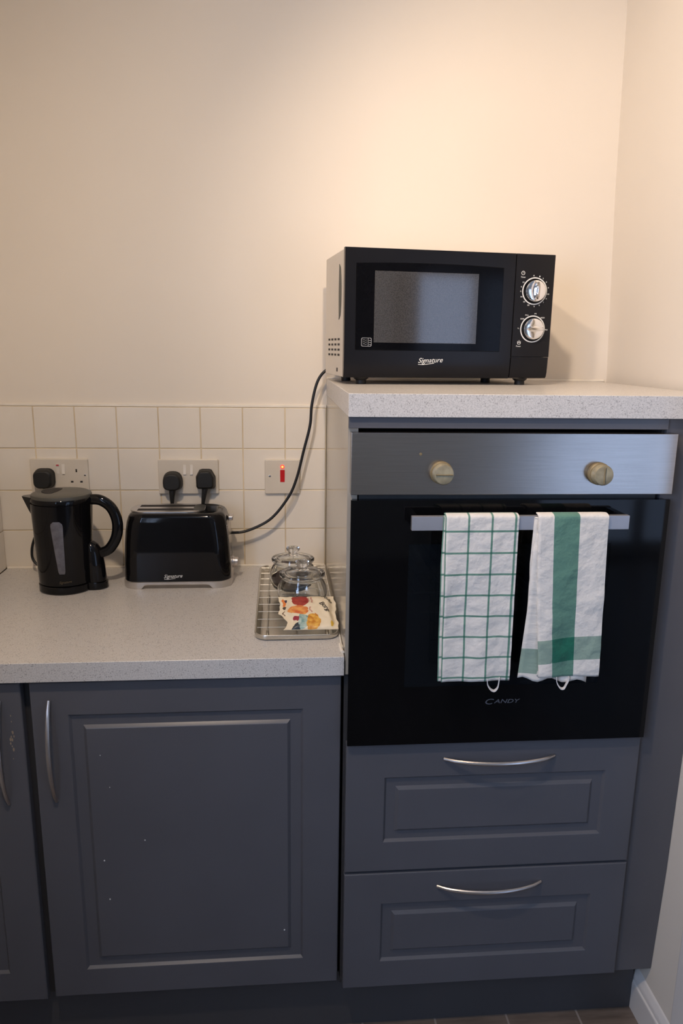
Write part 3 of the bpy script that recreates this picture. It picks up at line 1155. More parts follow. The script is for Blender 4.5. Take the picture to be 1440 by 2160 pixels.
def plate(outline, y0, y1, inset=0.0008):
    bm = bmesh.new()
    cx = sum(p_[0] for p_ in outline) / len(outline)
    cz = sum(p_[1] for p_ in outline) / len(outline)

    def sh(p_, k):
        return (p_[0] - k * (1 if p_[0] > cx else -1), p_[1] - k * (1 if p_[1] > cz else -1))
    return loft(bm, [[Vector((x, y1, z)) for x, z in outline], [Vector((x, y0 + inset, z)) for x, z in outline],
                     [Vector((*((lambda q: (q[0], y0, q[1]))(sh(p_, inset))),)) for p_ in outline]])


obj('door_glass', plate(arched(0.0235, 0.3495, F0 + 0.0580, F0 + 0.2345, 0.0035), -0.0014, 0.001), simple('microwave_door_glass', (0.003, 0.003, 0.004), 0.09, var=0.1, spec=0.12), door_m)


def make_screen():
    m_, nt, b = mat('perforated_screen')
    v = mapped(nt, (1, 1, 1))
    vo = nd(nt, 'ShaderNodeTexVoronoi')
    vo.inputs['Scale'].default_value = 500
    nt.links.new(v, vo.inputs['Vector'])
    nt.links.new(ramp(nt, vo.outputs['Distance'], [(0.2, (0.030, 0.029, 0.029)), (0.6, (0.055, 0.053, 0.053))]), b.inputs['Base Color'])
    setp(b, rough=0.07, spec=0.8, ior=1.6)
    return m_


obj('mesh_window', plate([(0.0635, F0 + 0.0740), (0.2930, F0 + 0.0740), (0.2930, F0 + 0.2200), (0.0635, F0 + 0.2200)], -0.0019, -0.0006, 0.0003), make_screen(), door_m, smooth=False, label='grey mesh window')
# oven symbol bottom left of the glass
bm = bmesh.new()
ix, iz = 0.0365, F0 + 0.0655
for a in (rrect(0.0225, 0.0180, 0.003),):
    o1 = [(ix + 0.01125 + p_[0], iz + 0.009 + p_[1]) for p_ in a]
    o2 = [(ix + 0.01125 + p_[0] * 0.92, iz + 0.009 + p_[1] * 0.90) for p_ in a]
    loft(bm, [[Vector((x, -0.0016, z)) for x, z in o2], [Vector((x, -0.0020, z)) for x, z in o2], [Vector((x, -0.0020, z)) for x, z in o1], [Vector((x, -0.0016, z)) for x, z in o1]], False, False)
box(bm, ix + 0.0148, ix + 0.0155, -0.0020, -0.0015, iz + 0.001, iz + 0.017)
for k in range(3):
    tube([(ix + 0.003, -0.0018, iz + 0.0045 + k * 0.0042), (ix + 0.006, -0.0018, iz + 0.0055 + k * 0.0042), (ix + 0.009, -0.0018, iz + 0.0042 + k * 0.0042), (ix + 0.013, -0.0018, iz + 0.0052 + k * 0.0042)], 0.00035, bm, n=5, k=4)
    box(bm, ix + 0.0168, ix + 0.0208, -0.0020, -0.0015, iz + 0.0035 + k * 0.0042, iz + 0.0045 + k * 0.0042)
obj('oven_symbol', bm, 'grey_print', door_m)
bm = text_bm('Signature', 0.0150, 0.1640, -0.0003, F0 + 0.0322, shear=0.4, width=0.0560, thick=0.0003, rot=0.035)
tube([(0.1640, -0.0004, F0 + 0.0290), (0.1760, -0.0004, F0 + 0.0287), (0.2000, -0.0004, F0 + 0.0318)], 0.0007, bm, n=6, k=4)
obj('brand_lettering', bm, 'white_print', door_m)
pn = obj('control_fascia', front_block(0.3785, MW, F0 + 0.0475, F0 + MH, False), 'black_mw', mw)
obj('door_button', front_block(0.3785, MW - 0.001, F0 + 0.0010, F0 + 0.0455, True), 'black_mw', mw)
DIALS = ((0.4235, F0 + 0.1885, PI / 2, 'timer dial, grip upright'), (0.4245, F0 + 0.1080, 0.0, 'power dial, grip level'))
for dx, dz, rot, lab in DIALS:
    obj('dial_ring', ring_bm(dx, dz, 0.0, 0.0265, 0.0290, 0.0006), 'white_print', pn)
    kb = obj('dial', lathe_y([(0.0252, 0.0), (0.0252, 0.004), (0.0240, 0.0055)], dx, 0.0, dz), 'black_gloss', mw, label=lab)
    bm = lathe_y([(0.0228, 0.003), (0.0228, 0.0075), (0.0218, 0.0105), (0.0180, 0.0118), (0.006, 0.0112)], dx, 0.0, dz)
    ch = obj('chrome_cap', bm, 'chrome', kb)
    c, s = math.cos(rot), math.sin(rot)
    bm = bmesh.new()
    n = 14
    ringsg = []
    for wdt, d in ((1.0, 0.0095), (0.95, 0.0150), (0.75, 0.0205), (0.40, 0.0220)):
        rg = []
        for i in range(n * 2):
            a = 2 * PI * i / (n * 2)
            ex, ez = 0.0185 * math.cos(a) * (0.97 if d > .02 else 1), 0.0062 * wdt * math.sin(a)
            rg.append(Vector((dx + ex * c - ez * s, -d, dz + ex * s + ez * c)))
        ringsg.append(rg)
    loft(bm, ringsg)
    obj('grip', bm, 'chrome', kb)
# printed marks round the dials
bm = bmesh.new()
tcx, tcz = DIALS[0][:2]
TM = [(97, '0'), (72, '1'), (56, '2'), (37, '3'), (14, '4'), (-10, '10'), (-28, '6'), (-46, '7'), (-66, '8'), (-88, '9'), (-113, '20'), (-135, '25'), (-157, '30'), (-178, '5'), (165, '6'), (147, '35')]
for deg, s in TM:
    a = R(deg)
    r_ = 0.0325
    x, z = tcx + r_ * math.cos(a), tcz + r_ * math.sin(a)
    wd = 0.0024 * len(s)
    t = text_bm(s, 0.0040, x - wd / 2, -0.0001, z - 0.0013, thick=0.0002, width=wd)
    me = bpy.data.meshes.new('tmp')
    t.to_mesh(me)
    t.free()
    bm.from_mesh(me)
    bpy.data.meshes.remove(me)
obj('timer_scale', bm, 'white_print', pn, kind='stuff')
bm = bmesh.new()
pcx, pcz = DIALS[1][:2]
for deg, s, wd in ((82, 'M', 0.004), (48, 'HIGH', 0.009), (-2, 'MAX', 0.006), (117, 'M.L', 0.008), (140, 'DEFR', 0.009), (178, 'L', 0.003)):
    a = R(deg)
    r_ = 0.0330
    x, z = pcx + r_ * math.cos(a), pcz + r_ * math.sin(a)
    t = text_bm(s, 0.0042, x - wd / 2, -0.0001, z - 0.0013, thick=0.0002, width=wd)
    me = bpy.data.meshes.new('tmp')
    t.to_mesh(me)
    t.free()
    bm.from_mesh(me)
    bpy.data.meshes.remove(me)
obj('power_scale', bm, 'white_print', pn, kind='stuff')
bm = bmesh.new()
for s, x, z, wd in (('Timer', 0.3895, F0 + 0.2155, 0.0110), ('Power', 0.3885, F0 + 0.0690, 0.0110)):
    t = text_bm(s, 0.0048, x, -0.0001, z, thick=0.0002, width=wd)
    me = bpy.data.meshes.new('tmp')
    t.to_mesh(me)
    t.free()
    bm.from_mesh(me)
    bpy.data.meshes.remove(me)
ring_bm(0.3945, F0 + 0.2255, 0.0, 0.0032, 0.0042, 0.0004, 24, bm)
tube([(0.3945, -0.0003, F0 + 0.2275), (0.3945, -0.0003, F0 + 0.2255), (0.3960, -0.0003, F0 + 0.2255)], 0.0004, bm, n=5, spline=False)
for dx_, h_ in ((-0.003, 0.0045), (0.0, 0.0065), (0.003, 0.0045)):
    tube([(0.3945 + dx_, -0.0003, F0 + 0.0770), (0.3945 + dx_ * 0.6, -0.0003, F0 + 0.0770 + h_ * .5), (0.3945 + dx_ * 1.3, -0.0003, F0 + 0.0770 + h_)], 0.0005, bm, n=5, k=3)
tube([(0.3905, -0.0003, F0 + 0.0795), (0.3915, -0.0003, F0 + 0.0755), (0.3945, -0.0003, F0 + 0.0745), (0.3975, -0.0003, F0 + 0.0755), (0.3985, -0.0003, F0 + 0.0795)], 0.0005, bm, n=5, k=3)
obj('printed_symbols', bm, 'white_print', pn, kind='stuff')
for fx, fy in ((0.045, 0.035), (0.415, 0.030), (0.045, 0.200), (0.380, 0.150)):
    obj('foot', lathe([(0.0105, 0.0), (0.0115, 0.0018), (0.0110, 0.0085), (0.0160, 0.0125), (0.0170, F0)], fx, fy, 0.0, 24), 'black_matt', mw)

# ------------------------------------------------------------------ sockets, switch


def plate_rr(x0, x1, z0, z1, yf=-0.009, yb=0.0015):
    w_, h_ = x1 - x0, z1 - z0
    cx, cz = (x0 + x1) / 2, (z0 + z1) / 2
    rings = []
    for ins, y in ((0, yb), (0, yf + 0.003), (0.0006, yf + 0.0010), (0.0022, yf)):
        rings.append([Vector((cx + a, y, cz + b_)) for a, b_ in rrect(w_ - 2 * ins, h_ - 2 * ins, 0.0035 - min(ins, .001))])
    return loft(bmesh.new(), rings)


def rocker(x0, x1, z0, z1, out_top=0.0006, out_bot=0.0030, yf=-0.009):
    bm = bmesh.new()
    zm = (z0 + z1) / 2
    rings = []
    for x in (x0, x1):
        rings.append([Vector((x, yf + 0.001, z0)), Vector((x, yf - out_bot, z0)), Vector((x, yf - (out_top + out_bot) * 0.33, zm)),
                      Vector((x, yf - out_top, z1)), Vector((x, yf + 0.001, z1))])
    return loft(bm, rings)


def screw_head(x, z, y=-0.009, r_=0.0026):
    bm = lathe_y([(r_, 0.0), (r_, 0.0003), (r_ * .7, 0.0008)], x, y, z, 16)
    return bm


sa = thing('wall_socket', 'white double wall socket above the kettle, right outlet free', 'socket', (-0.678, 0.0, 1.092), group=None)
obj('faceplate', plate_rr(-0.7500, -0.6068, 1.0915, 1.1825), 'socket', sa)
obj('rocker', rocker(-0.6845, -0.6775, 1.1445, 1.1690, 0.0030, 0.0006), 'rocker', sa)
obj('rocker_mark', B(-0.6842, -0.6778, -0.0126, -0.0110, 1.1655, 1.1688), 'red_print', sa, label='red on-mark')
obj('rocker', rocker(-0.6715, -0.6640, 1.1445, 1.1695), 'rocker', sa)
obj('pin_hole', B(-0.6378, -0.6342, -0.0092, -0.0070, 1.1490, 1.1570), 'hole', sa)
obj('pin_hole', B(-0.6510, -0.6448, -0.0092, -0.0070, 1.1222, 1.1266), 'hole', sa)
obj('pin_hole', B(-0.6280, -0.6218, -0.0092, -0.0070, 1.1222, 1.1266), 'hole', sa)
obj('screw', screw_head(-0.6155, 1.1415), 'chrome', sa)
sb = thing('wall_socket', 'white double wall socket behind the toaster with both outlets plugged', 'socket', (-0.355, 0.0, 1.092))
obj('faceplate', plate_rr(-0.4320, -0.2792, 1.0920, 1.1818), 'socket', sb)
for x0 in (-0.3680, -0.3508):
    obj('rocker', rocker(x0, x0 + 0.0070, 1.1430, 1.1680), 'rocker', sb)
sw = thing('cooker_switch', 'square white cooker switch with red rocker and glowing red neon', 'switch', (-0.1145, 0.0, 1.0915))
obj('faceplate', plate_rr(-0.1600, -0.0690, 1.0918, 1.1812), 'socket', sw)
obj('rocker', rocker(-0.1200, -0.1085, 1.1230, 1.1550, 0.0030, 0.0006), 'red', sw, label='red rocker')
obj('neon_lamp', lathe_y([(0.0052, 0.0), (0.0052, 0.0010), (0.0040, 0.0024), (0.0015, 0.0030)], -0.1143, -0.009, 1.1632, 20), 'neon', sw, label='glowing red neon lamp')
obj('screw', screw_head(-0.1470, 1.1385, r_=0.0030), 'chrome', sw)


# ------------------------------------------------------------------ plugs and cables


def plug_body(outline, y0, y1, rnd=0.006, taper=0.9):
    """outline in x-z; y0 against the plate, y1 towards the room."""
    cx = sum(p_[0] for p_ in outline) / len(outline)
    cz = sum(p_[1] for p_ in outline) / len(outline)
    rings = []
    L = y1 - y0
    for t, k in ((0, 1.0), (0.22, 1.02), (0.28, 0.97), (0.62, 0.96), (0.82, 0.92), (0.94, 0.84), (1.0, 0.70)):
        rings.append([Vector((cx + (x - cx) * k, y0 + L * t, cz + (z - cz) * k)) for x, z in outline])
    return loft(bmesh.new(), rings)


def cable_pts(pts):
    return [Vector(p_) for p_ in pts]


k1 = thing('kettle_power_cord', 'black kettle plug and cord in the left wall socket', 'power cord', (-0.713, -0.02, 1.11))
out = [(-0.7130 + a, 1.1345 + b_) for a, b_ in rrect(0.0490, 0.0500, 0.0160)]
obj('plug', plug_body(out, -0.0100, -0.0420), 'black_matt', k1)
obj('cable', tube([(-0.713, -0.026, 1.112), (-0.713, -0.028, 1.080), (-0.722, -0.034, 1.030), (-0.7390, -0.045, 0.990), (-0.7480, -0.050, 0.956), (-0.7430, -0.055, 0.928), (-0.715, -0.060, 0.908), (-0.675, -0.075, 0.8995), (-0.645, -0.1060, 0.8988)], 0.0034, n=10), 'cable', k1)
k2 = thing('toaster_power_cord', 'black round-topped plug and cord in left outlet behind the toaster', 'power cord', (-0.394, -0.02, 1.10))
out = []
for i in range(28):
    a = 2 * PI * i / 28
    x = 0.0245 * math.copysign(abs(math.cos(a)) ** 0.75, math.cos(a))
    z = (0.0255 if math.sin(a) > 0 else 0.0225) * math.copysign(abs(math.sin(a)) ** (0.95 if math.sin(a) > 0 else 0.55), math.sin(a))
    out.append((-0.3945 + x, 1.1265 + z))
obj('plug', plug_body(out, -0.0100, -0.0440), 'black_matt', k2)
obj('strain_relief', tube([(-0.3945, -0.028, 1.110), (-0.3960, -0.029, 1.092), (-0.3965, -0.029, 1.070)], lambda t: 0.0092 - 0.0045 * t, n=12), 'black_matt', k2)
obj('cable', tube([(-0.3965, -0.029, 1.074), (-0.397, -0.029, 1.040), (-0.400, -0.028, 0.990), (-0.395, -0.026, 0.930), (-0.375, -0.025, 0.902), (-0.34, -0.026, 0.8985), (-0.30, -0.026, 0.8985), (-0.27, -0.0320, 0.905)], 0.0033, n=10), 'cable', k2)
k3 = thing('microwave_power_cord', 'black angular plug and long cord rising from behind the toaster to the microwave', 'power cord', (-0.311, -0.02, 1.10))
out = [(-0.3350, 1.1140), (-0.3310, 1.1080), (-0.2920, 1.1080), (-0.2872, 1.1140), (-0.2868, 1.1390), (-0.2960, 1.1560), (-0.3020, 1.1580), (-0.3200, 1.1580), (-0.3262, 1.1560), (-0.3355, 1.1390)]
obj('plug', plug_body(out, -0.0100, -0.0420), 'black_matt', k3)
obj('strain_relief', tube([(-0.3120, -0.028, 1.112), (-0.3150, -0.029, 1.094), (-0.3185, -0.029, 1.070)], lambda t: 0.0085 - 0.0042 * t, n=12), 'black_matt', k3)
obj('cable', tube([(-0.3180, -0.029, 1.074), (-0.326, -0.030, 1.045), (-0.3340, -0.030, 1.015), (-0.322, -0.033, 0.998), (-0.290, -0.037, 0.9935), (-0.2540, -0.040, 0.9955), (-0.2076, -0.040, 1.0000), (-0.1462, -0.040, 1.0310), (-0.1006, -0.040, 1.0870),
                   (-0.0786, -0.040, 1.1366), (-0.0600, -0.040, 1.2100), (-0.0440, -0.040, 1.2750), (-0.0400, -0.040, 1.3250), (-0.0270, -0.040, 1.3800), (-0.0075, -0.040, 1.4085), (0.020, -0.040, 1.4180), (0.060, -0.042, 1.4250)], 0.0036, n=12), 'cable', k3)

# ------------------------------------------------------------------ kettle
KX, KY = -0.6320, -0.1730
ke = thing('kettle', 'black jug kettle with grey lid and water gauge, at the left of the worktop', 'kettle', (KX, KY, ZC))


def ell_ring(cx, cy, rx, ry, z, n=64, sp=0.0, spl=0.0):
    """Ellipse with an optional lobe to the right (the housing under the handle)."""
    out = []
    for i in range(n):
        a = 2 * PI * i / n
        x, y = rx * math.cos(a), ry * math.sin(a)
        out.append(Vector((cx + x, cy + y, z)))
    return out


def lobed(cx, cy, r_, lobe, lr, z, n=96):
    """Outline = union of a round body and a round lobe on its right side, slightly blended."""
    out = []
    for i in range(n):
        a = 2 * PI * i / n
        d = Vector((math.cos(a), math.sin(a)))
        rad = r_
        # distance at which a ray leaves the lobe circle
        b_ = d.x * lobe
        disc = b_ * b_ - (lobe * lobe - lr * lr)
        if disc > 0 and b_ > 0:
            rad = max(rad, b_ + math.sqrt(disc))
        out.append(Vector((cx + d.x * rad, cy + d.y * rad, z)))
    return out


bm = bmesh.new()
loft(bm, [lobed(KX, KY, 0.0600, 0.0700, 0.0235, ZC), lobed(KX, KY, 0.0625, 0.0715, 0.0255, ZC + 0.003), lobed(KX, KY, 0.0625, 0.0715, 0.0255, ZC + 0.0175), lobed(KX, KY, 0.0605, 0.0700, 0.0240, ZC + 0.0190)])
obj('power_base', bm, 'black_gloss', ke)
bm = bmesh.new()
rings = []
for z, r_, dx in ((0.0205, 0.0585, 0), (0.0215, 0.0615, 0), (0.040, 0.0622, 0), (0.080, 0.0636, 0), (0.120, 0.0652, 0), (0.160, 0.0670, 0.0005), (0.200, 0.0690, 0.001), (0.212, 0.0697, 0.0015), (0.2135, 0.0675, 0.002), (0.2155, 0.0675, 0.002), (0.2165, 0.0700, 0.002), (0.2220, 0.0700, 0.002), (0.2245, 0.0685, 0.002)):
    rings.append(ell_ring(KX + dx, KY, r_, r_, ZC + z))
loft(bm, rings)
body = obj('body', bm, 'black_gloss', ke, angle=40)
# housing under the handle
bm = bmesh.new()
rings = []
for z, r_, dx, dy in ((0.0205, 0.0240, 0.0700, 0), (0.0300, 0.0245, 0.0700, 0), (0.060, 0.0232, 0.0690, 0), (0.085, 0.0215, 0.0675, 0), (0.100, 0.0195, 0.0655, 0), (0.110, 0.0160, 0.0630, 0), (0.117, 0.0100, 0.0600, 0), (0.119, 0.003, 0.058, 0)):
    rings.append(ell_ring(KX + dx, KY - 0.004, r_, r_ * 1.05, ZC + z, 32))
loft(bm, rings)
obj('handle_housing', bm, 'black_gloss', ke)
# lid
bm = bmesh.new()
rings = []
for z, r_, dx in ((0.2205, 0.0670, 0.002), (0.2275, 0.0680, 0.002), (0.2320, 0.0668, 0.002), (0.2350, 0.0600, 0.002), (0.2362, 0.030, 0.002), (0.2362, 0.002, 0.002)):
    rings.append(ell_ring(KX + dx, KY, r_, r_, ZC + z))
loft(bm, rings)
lid = obj('lid', bm, 'lid_grey', ke, label='grey matt lid')
out = []
for i in range(40):
    a = 2 * PI * i / 40
    x, y = 0.0250 * math.cos(a), 0.0330 * math.sin(a)
    if x > 0.010:
        x = 0.010 + (x - 0.010) * 0.25 + y * 0.12
    out.append((KX - 0.018 + x, KY + 0.004 + y))
obj('finger_recess', loft(bmesh.new(), [[Vector((x, y, ZC + 0.2340)) for x, y in out], [Vector((x, y, ZC + 0.2368)) for x, y in out]]), 'hole', lid, label='dark opening button of the lid')
# spout: triangular lip on the left
bm = bmesh.new()
rings = []
for z, reach, half in ((0.176, 0.0675, 0.004), (0.190, 0.0735, 0.013), (0.205, 0.0790, 0.020), (0.2225, 0.0855, 0.026), (0.2255, 0.0865, 0.027)):
    rings.append([Vector((KX - 0.055, KY - half, ZC + z)), Vector((KX - 0.060, KY - half, ZC + z)), Vector((KX - reach, KY - half * .25, ZC + z)), Vector((KX - reach, KY + half * .25, ZC + z)), Vector((KX - 0.060, KY + half, ZC + z)), Vector((KX - 0.055, KY + half, ZC + z))])
loft(bm, rings)
obj('spout', bm, 'black_gloss', ke)
obj('handle', tube([(KX + 0.050, KY - 0.002, ZC + 0.2130), (KX + 0.072, KY - 0.003, ZC + 0.2170), (KX + 0.094, KY - 0.005, ZC + 0.2140), (KX + 0.116, KY - 0.006, ZC + 0.1960), (KX + 0.1275, KY - 0.007, ZC + 0.1630),
                    (KX + 0.1235, KY - 0.007, ZC + 0.1270), (KX + 0.1060, KY - 0.007, ZC + 0.0980), (KX + 0.0820, KY - 0.006, ZC + 0.0860)], lambda t: 0.0098 + 0.0006 * math.sin(t * PI), n=18, k=8, flat=1.25), 'black_gloss', ke)
# water gauge: tapered clear window following the body


def on_body(a, z, off):
    r_ = 0.0615 + (z / 0.212) * 0.0080 + off
    return Vector((KX + r_ * math.sin(a), KY - r_ * math.cos(a), ZC + z))


bm = bmesh.new()
N = 26
A0, A1 = R(-8), R(15.5)
rin, rout = [], []
cols = 10
grid = []
for i in range(N + 1):
    t = i / N
    z = 0.052 + 0.125 * t
    wl_ = A0 + R(9) * (1 - t) ** 1.2
    wr_ = A1 - R(1) * (1 - t)
    if t > 0.9:
        k = (t - 0.9) / 0.1
        sh = (1 - math.sqrt(max(0, 1 - k * k))) * R(6)
        wl_ += sh
        wr_ -= sh
    if t < 0.04:
        sh = (1 - t / 0.04) * R(1.5)
        wl_ += sh
        wr_ -= sh
    grid.append([bm.verts.new(on_body(wl_ + (wr_ - wl_) * j / cols, z, 0.0012 - (0.001 if j in (0, cols) or i in (0, N) else 0))) for j in range(cols + 1)])
for i in range(N):
    for j in range(cols):
        bm.faces.new((grid[i][j], grid[i][j + 1], grid[i + 1][j + 1], grid[i + 1][j]))
obj('water_gauge', bm, 'gauge', ke, label='cloudy grey water gauge strip')
t = text_bm('Signature', 0.0085, 0, 0, 0, shear=0.4, width=0.028, thick=0.0002, rot=0.05)
for v in t.verts:
    a = (v.co.x - 0.012 + 0.014) / 0.0635
    p_ = on_body(a - 0.02, 0.029 + v.co.z, 0.0004 - v.co.y)
    v.co = p_
obj('brand_lettering', t, 'gold_print', ke)

# ------------------------------------------------------------------ toaster
TXc, TYc = -0.3680, -0.1180
to = thing('toaster', 'glossy black two-slot toaster with silver trim, beside the kettle', 'toaster', (TXc, TYc, ZC))


def rr_ring(cx, cy, w_, d_, r_, z, n=8):
    return [Vector((cx + a, cy + b_, z)) for a, b_ in rrect(w_, d_, r_, n)]


bm = bmesh.new()
rings = []
for z, w_, d_, r_ in ((0.016, 0.252, 0.146, 0.034), (0.018, 0.256, 0.150, 0.036), (0.060, 0.255, 0.149, 0.036), (0.110, 0.2495, 0.146, 0.036), (0.140, 0.2440, 0.143, 0.037), (0.160, 0.2380, 0.140, 0.038),
                      (0.172, 0.2300, 0.136, 0.038), (0.1785, 0.2200, 0.130, 0.036), (0.1815, 0.2060, 0.120, 0.032), (0.1820, 0.1900, 0.108, 0.028)):
    rings.append(rr_ring(TXc - 0.001, TYc, w_, d_, r_, ZC + z))
loft(bm, rings)
obj('shell', bm, 'black_gloss', to, angle=60)
# silver base trim with an arch between the feet
bm = bmesh.new()


def trim_ring(ins, z_arch, z_foot):
    out = []
    for a, b_ in rrect(0.2600 - ins * 2, 0.1540 - ins * 2, 0.038 - ins, 10):
        t = (abs(a) - 0.075) / 0.014
        k = min(1, max(0, 1 - t))
        z = z_foot + (z_arch - z_foot) * (k * k * (3 - 2 * k))
        out.append(Vector((TXc - 0.001 + a, TYc + b_, ZC + z)))
    return out


def densify(ringpts, n=6):
    out = []
    for i in range(len(ringpts)):
        a, b_ = ringpts[i], ringpts[(i + 1) % len(ringpts)]
        for j in range(n):
            out.append(a.lerp(b_, j / n))
    return out


def trim_ring2(ins, z_arch, z_foot):
    base = [Vector((a, b_, 0)) for a, b_ in rrect(0.2600 - ins * 2, 0.1540 - ins * 2, 0.038 - ins, 10)]
    out = []
    for i in range(len(base)):
        a, b_ = base[i], base[(i + 1) % len(base)]
        m_ = max(1, int((b_ - a).length / 0.004))
        for j in range(24 if (b_ - a).length > 0.02 else 1):
            q = a.lerp(b_, j / (24 if (b_ - a).length > 0.02 else 1))
            t = (abs(q.x) - 0.074) / 0.012
            k = min(1, max(0, 1 - t))
            out.append(Vector((TXc - 0.001 + q.x, TYc + q.y, ZC + z_foot + (z_arch - z_foot) * (k * k * (3 - 2 * k)))))
    return out


loft(bm, [trim_ring2(0.006, 0.011, 0.0), trim_ring2(0.001, 0.010, 0.0), trim_ring2(0.0, 0.0115, 0.003), trim_ring2(0.0, 0.0165, 0.0165), trim_ring2(0.002, 0.018, 0.018), trim_ring2(0.006, 0.018, 0.018)])
obj('base_trim', bm, 'trim_steel', to, angle=50)
# slot plate
bm = bmesh.new()
loft(bm, [rr_ring(TXc - 0.0250, TYc, 0.178, 0.098, 0.040, ZC + 0.1805), rr_ring(TXc - 0.0250, TYc, 0.178, 0.098, 0.040, ZC + 0.1838), rr_ring(TXc - 0.0250, TYc, 0.175, 0.095, 0.0385, ZC + 0.1845)])
tp = obj('slot_plate', bm, 'trim_steel', to)
for y in (-0.024, 0.020):
    obj('bread_slot', B(TXc - 0.0950, TXc + 0.0420, TYc + y - 0.011, TYc + y + 0.011, ZC + 0.1820, ZC + 0.1849, 0.0002, 1), 'hole', tp)
obj('slot_plate_end', loft(bmesh.new(), [rr_ring(TXc + 0.0500, TYc - 0.002, 0.028, 0.070, 0.013, ZC + 0.1835), rr_ring(TXc + 0.0500, TYc - 0.002, 0.026, 0.068, 0.012, ZC + 0.1856)]), 'dark_grey', tp)
# lever end: dark guide slot on top right, silver lever and dial
obj('lever_slot', B(TXc + 0.0980, TXc + 0.1070, TYc - 0.014, TYc + 0.014, ZC + 0.1765, ZC + 0.1800, 0.001, 1), 'hole', to)
obj('end_panel', loft(bmesh.new(), [[Vector((TXc + x, TYc + a, ZC + z)) for x, a, z in ((0.1230, -0.050, 0.020), (0.1230, 0.050, 0.020), (0.1175, 0.048, 0.150), (0.1175, -0.048, 0.150))],
                                     [Vector((TXc + x, TYc + a, ZC + z)) for x, a, z in ((0.1285, -0.046, 0.022), (0.1285, 0.046, 0.022), (0.1215, 0.044, 0.148), (0.1215, -0.044, 0.148))]]), 'trim_steel', to)


def lathe_x(prof, x0, cy, cz, n=28):
    rings = [[Vector((x0 + d, cy + r_ * math.cos(2 * PI * i / n), cz + r_ * math.sin(2 * PI * i / n))) for i in range(n)] for r_, d in prof]
    return loft(bmesh.new(), rings)


obj('browning_dial', lathe_x([(0.0145, 0.0), (0.0145, 0.0045), (0.0125, 0.0055), (0.0120, 0.0135), (0.0105, 0.0150), (0.003, 0.0155)], TXc + 0.1270, TYc + 0.005, ZC + 0.0440), 'satin', to)
obj('lever', B(TXc + 0.1190, TXc + 0.1320, TYc - 0.018, TYc + 0.018, ZC + 0.1545, ZC + 0.1655, 0.003, 3), 'satin', to)
bm = text_bm('Signature', 0.0125, -0.3990, TYc - 0.0766, ZC + 0.0275, shear=0.4, width=0.0440, thick=0.0003, rot=0.03)
tube([(-0.3985, TYc - 0.0768, ZC + 0.0245), (-0.388, TYc - 0.0768, ZC + 0.0243), (-0.372, TYc - 0.0768, ZC + 0.0265)], 0.0005, bm, n=6, k=4)
obj('brand_lettering', bm, 'white_print', to)

# ------------------------------------------------------------------ tray, rack, jars, packet
TR = thing('baking_tray', 'shallow silver metal tray on the worktop against the oven cabinet', 'tray', (-0.0875, -0.288, ZC))
bm = bmesh.new()
tcx_, tcy_ = -0.0890, -0.288
tw, td = 0.161, 0.494
rings = []
for dw, z in ((-0.010, 0.0), (-0.002, 0.0003), (0.0028, 0.0020), (0.0040, 0.0045), (0.0044, 0.0105), (0.0034, 0.0116), (0.0016, 0.0114), (0.0004, 0.0105), (-0.0055, 0.0032), (-0.010, 0.0014), (-0.016, 0.0012)):
    rings.append(rr_ring(tcx_, tcy_, tw + dw * 2 - 0.009 * 0, td + dw * 2, max(0.006, 0.022 + dw), ZC + z + 0.0005))
loft(bm, rings)
obj('tray_shell', bm, 'tray', TR, angle=50)
RK = obj('wire_rack', None or (lambda bm_: [tube([(-0.1690, -0.070 - i * 0.0475, ZC + 0.0135), (-0.0065, -0.070 - i * 0.0475, ZC + 0.0135)], 0.0007, bm_, n=6, spline=False) for i in range(10)] and
         [tube([(x, -0.058, ZC + 0.0128), (x, -0.515, ZC + 0.0128)], 0.0012, bm_, n=6, spline=False) for x in (-0.1480, -0.0875, -0.0270)] and
         [lathe([(0.0030, 0.0), (0.0034, 0.004), (0.0026, 0.0115)], x, y, ZC + 0.0020, 10, bm_) for x in (-0.1480, -0.0270) for y in (-0.060, -0.290, -0.512)] and bm_)(bmesh.new()),
         'wire', None, label='thin wire rack laid in the metal tray under the jars', cat='rack')

JZ = ZC + 0.0145


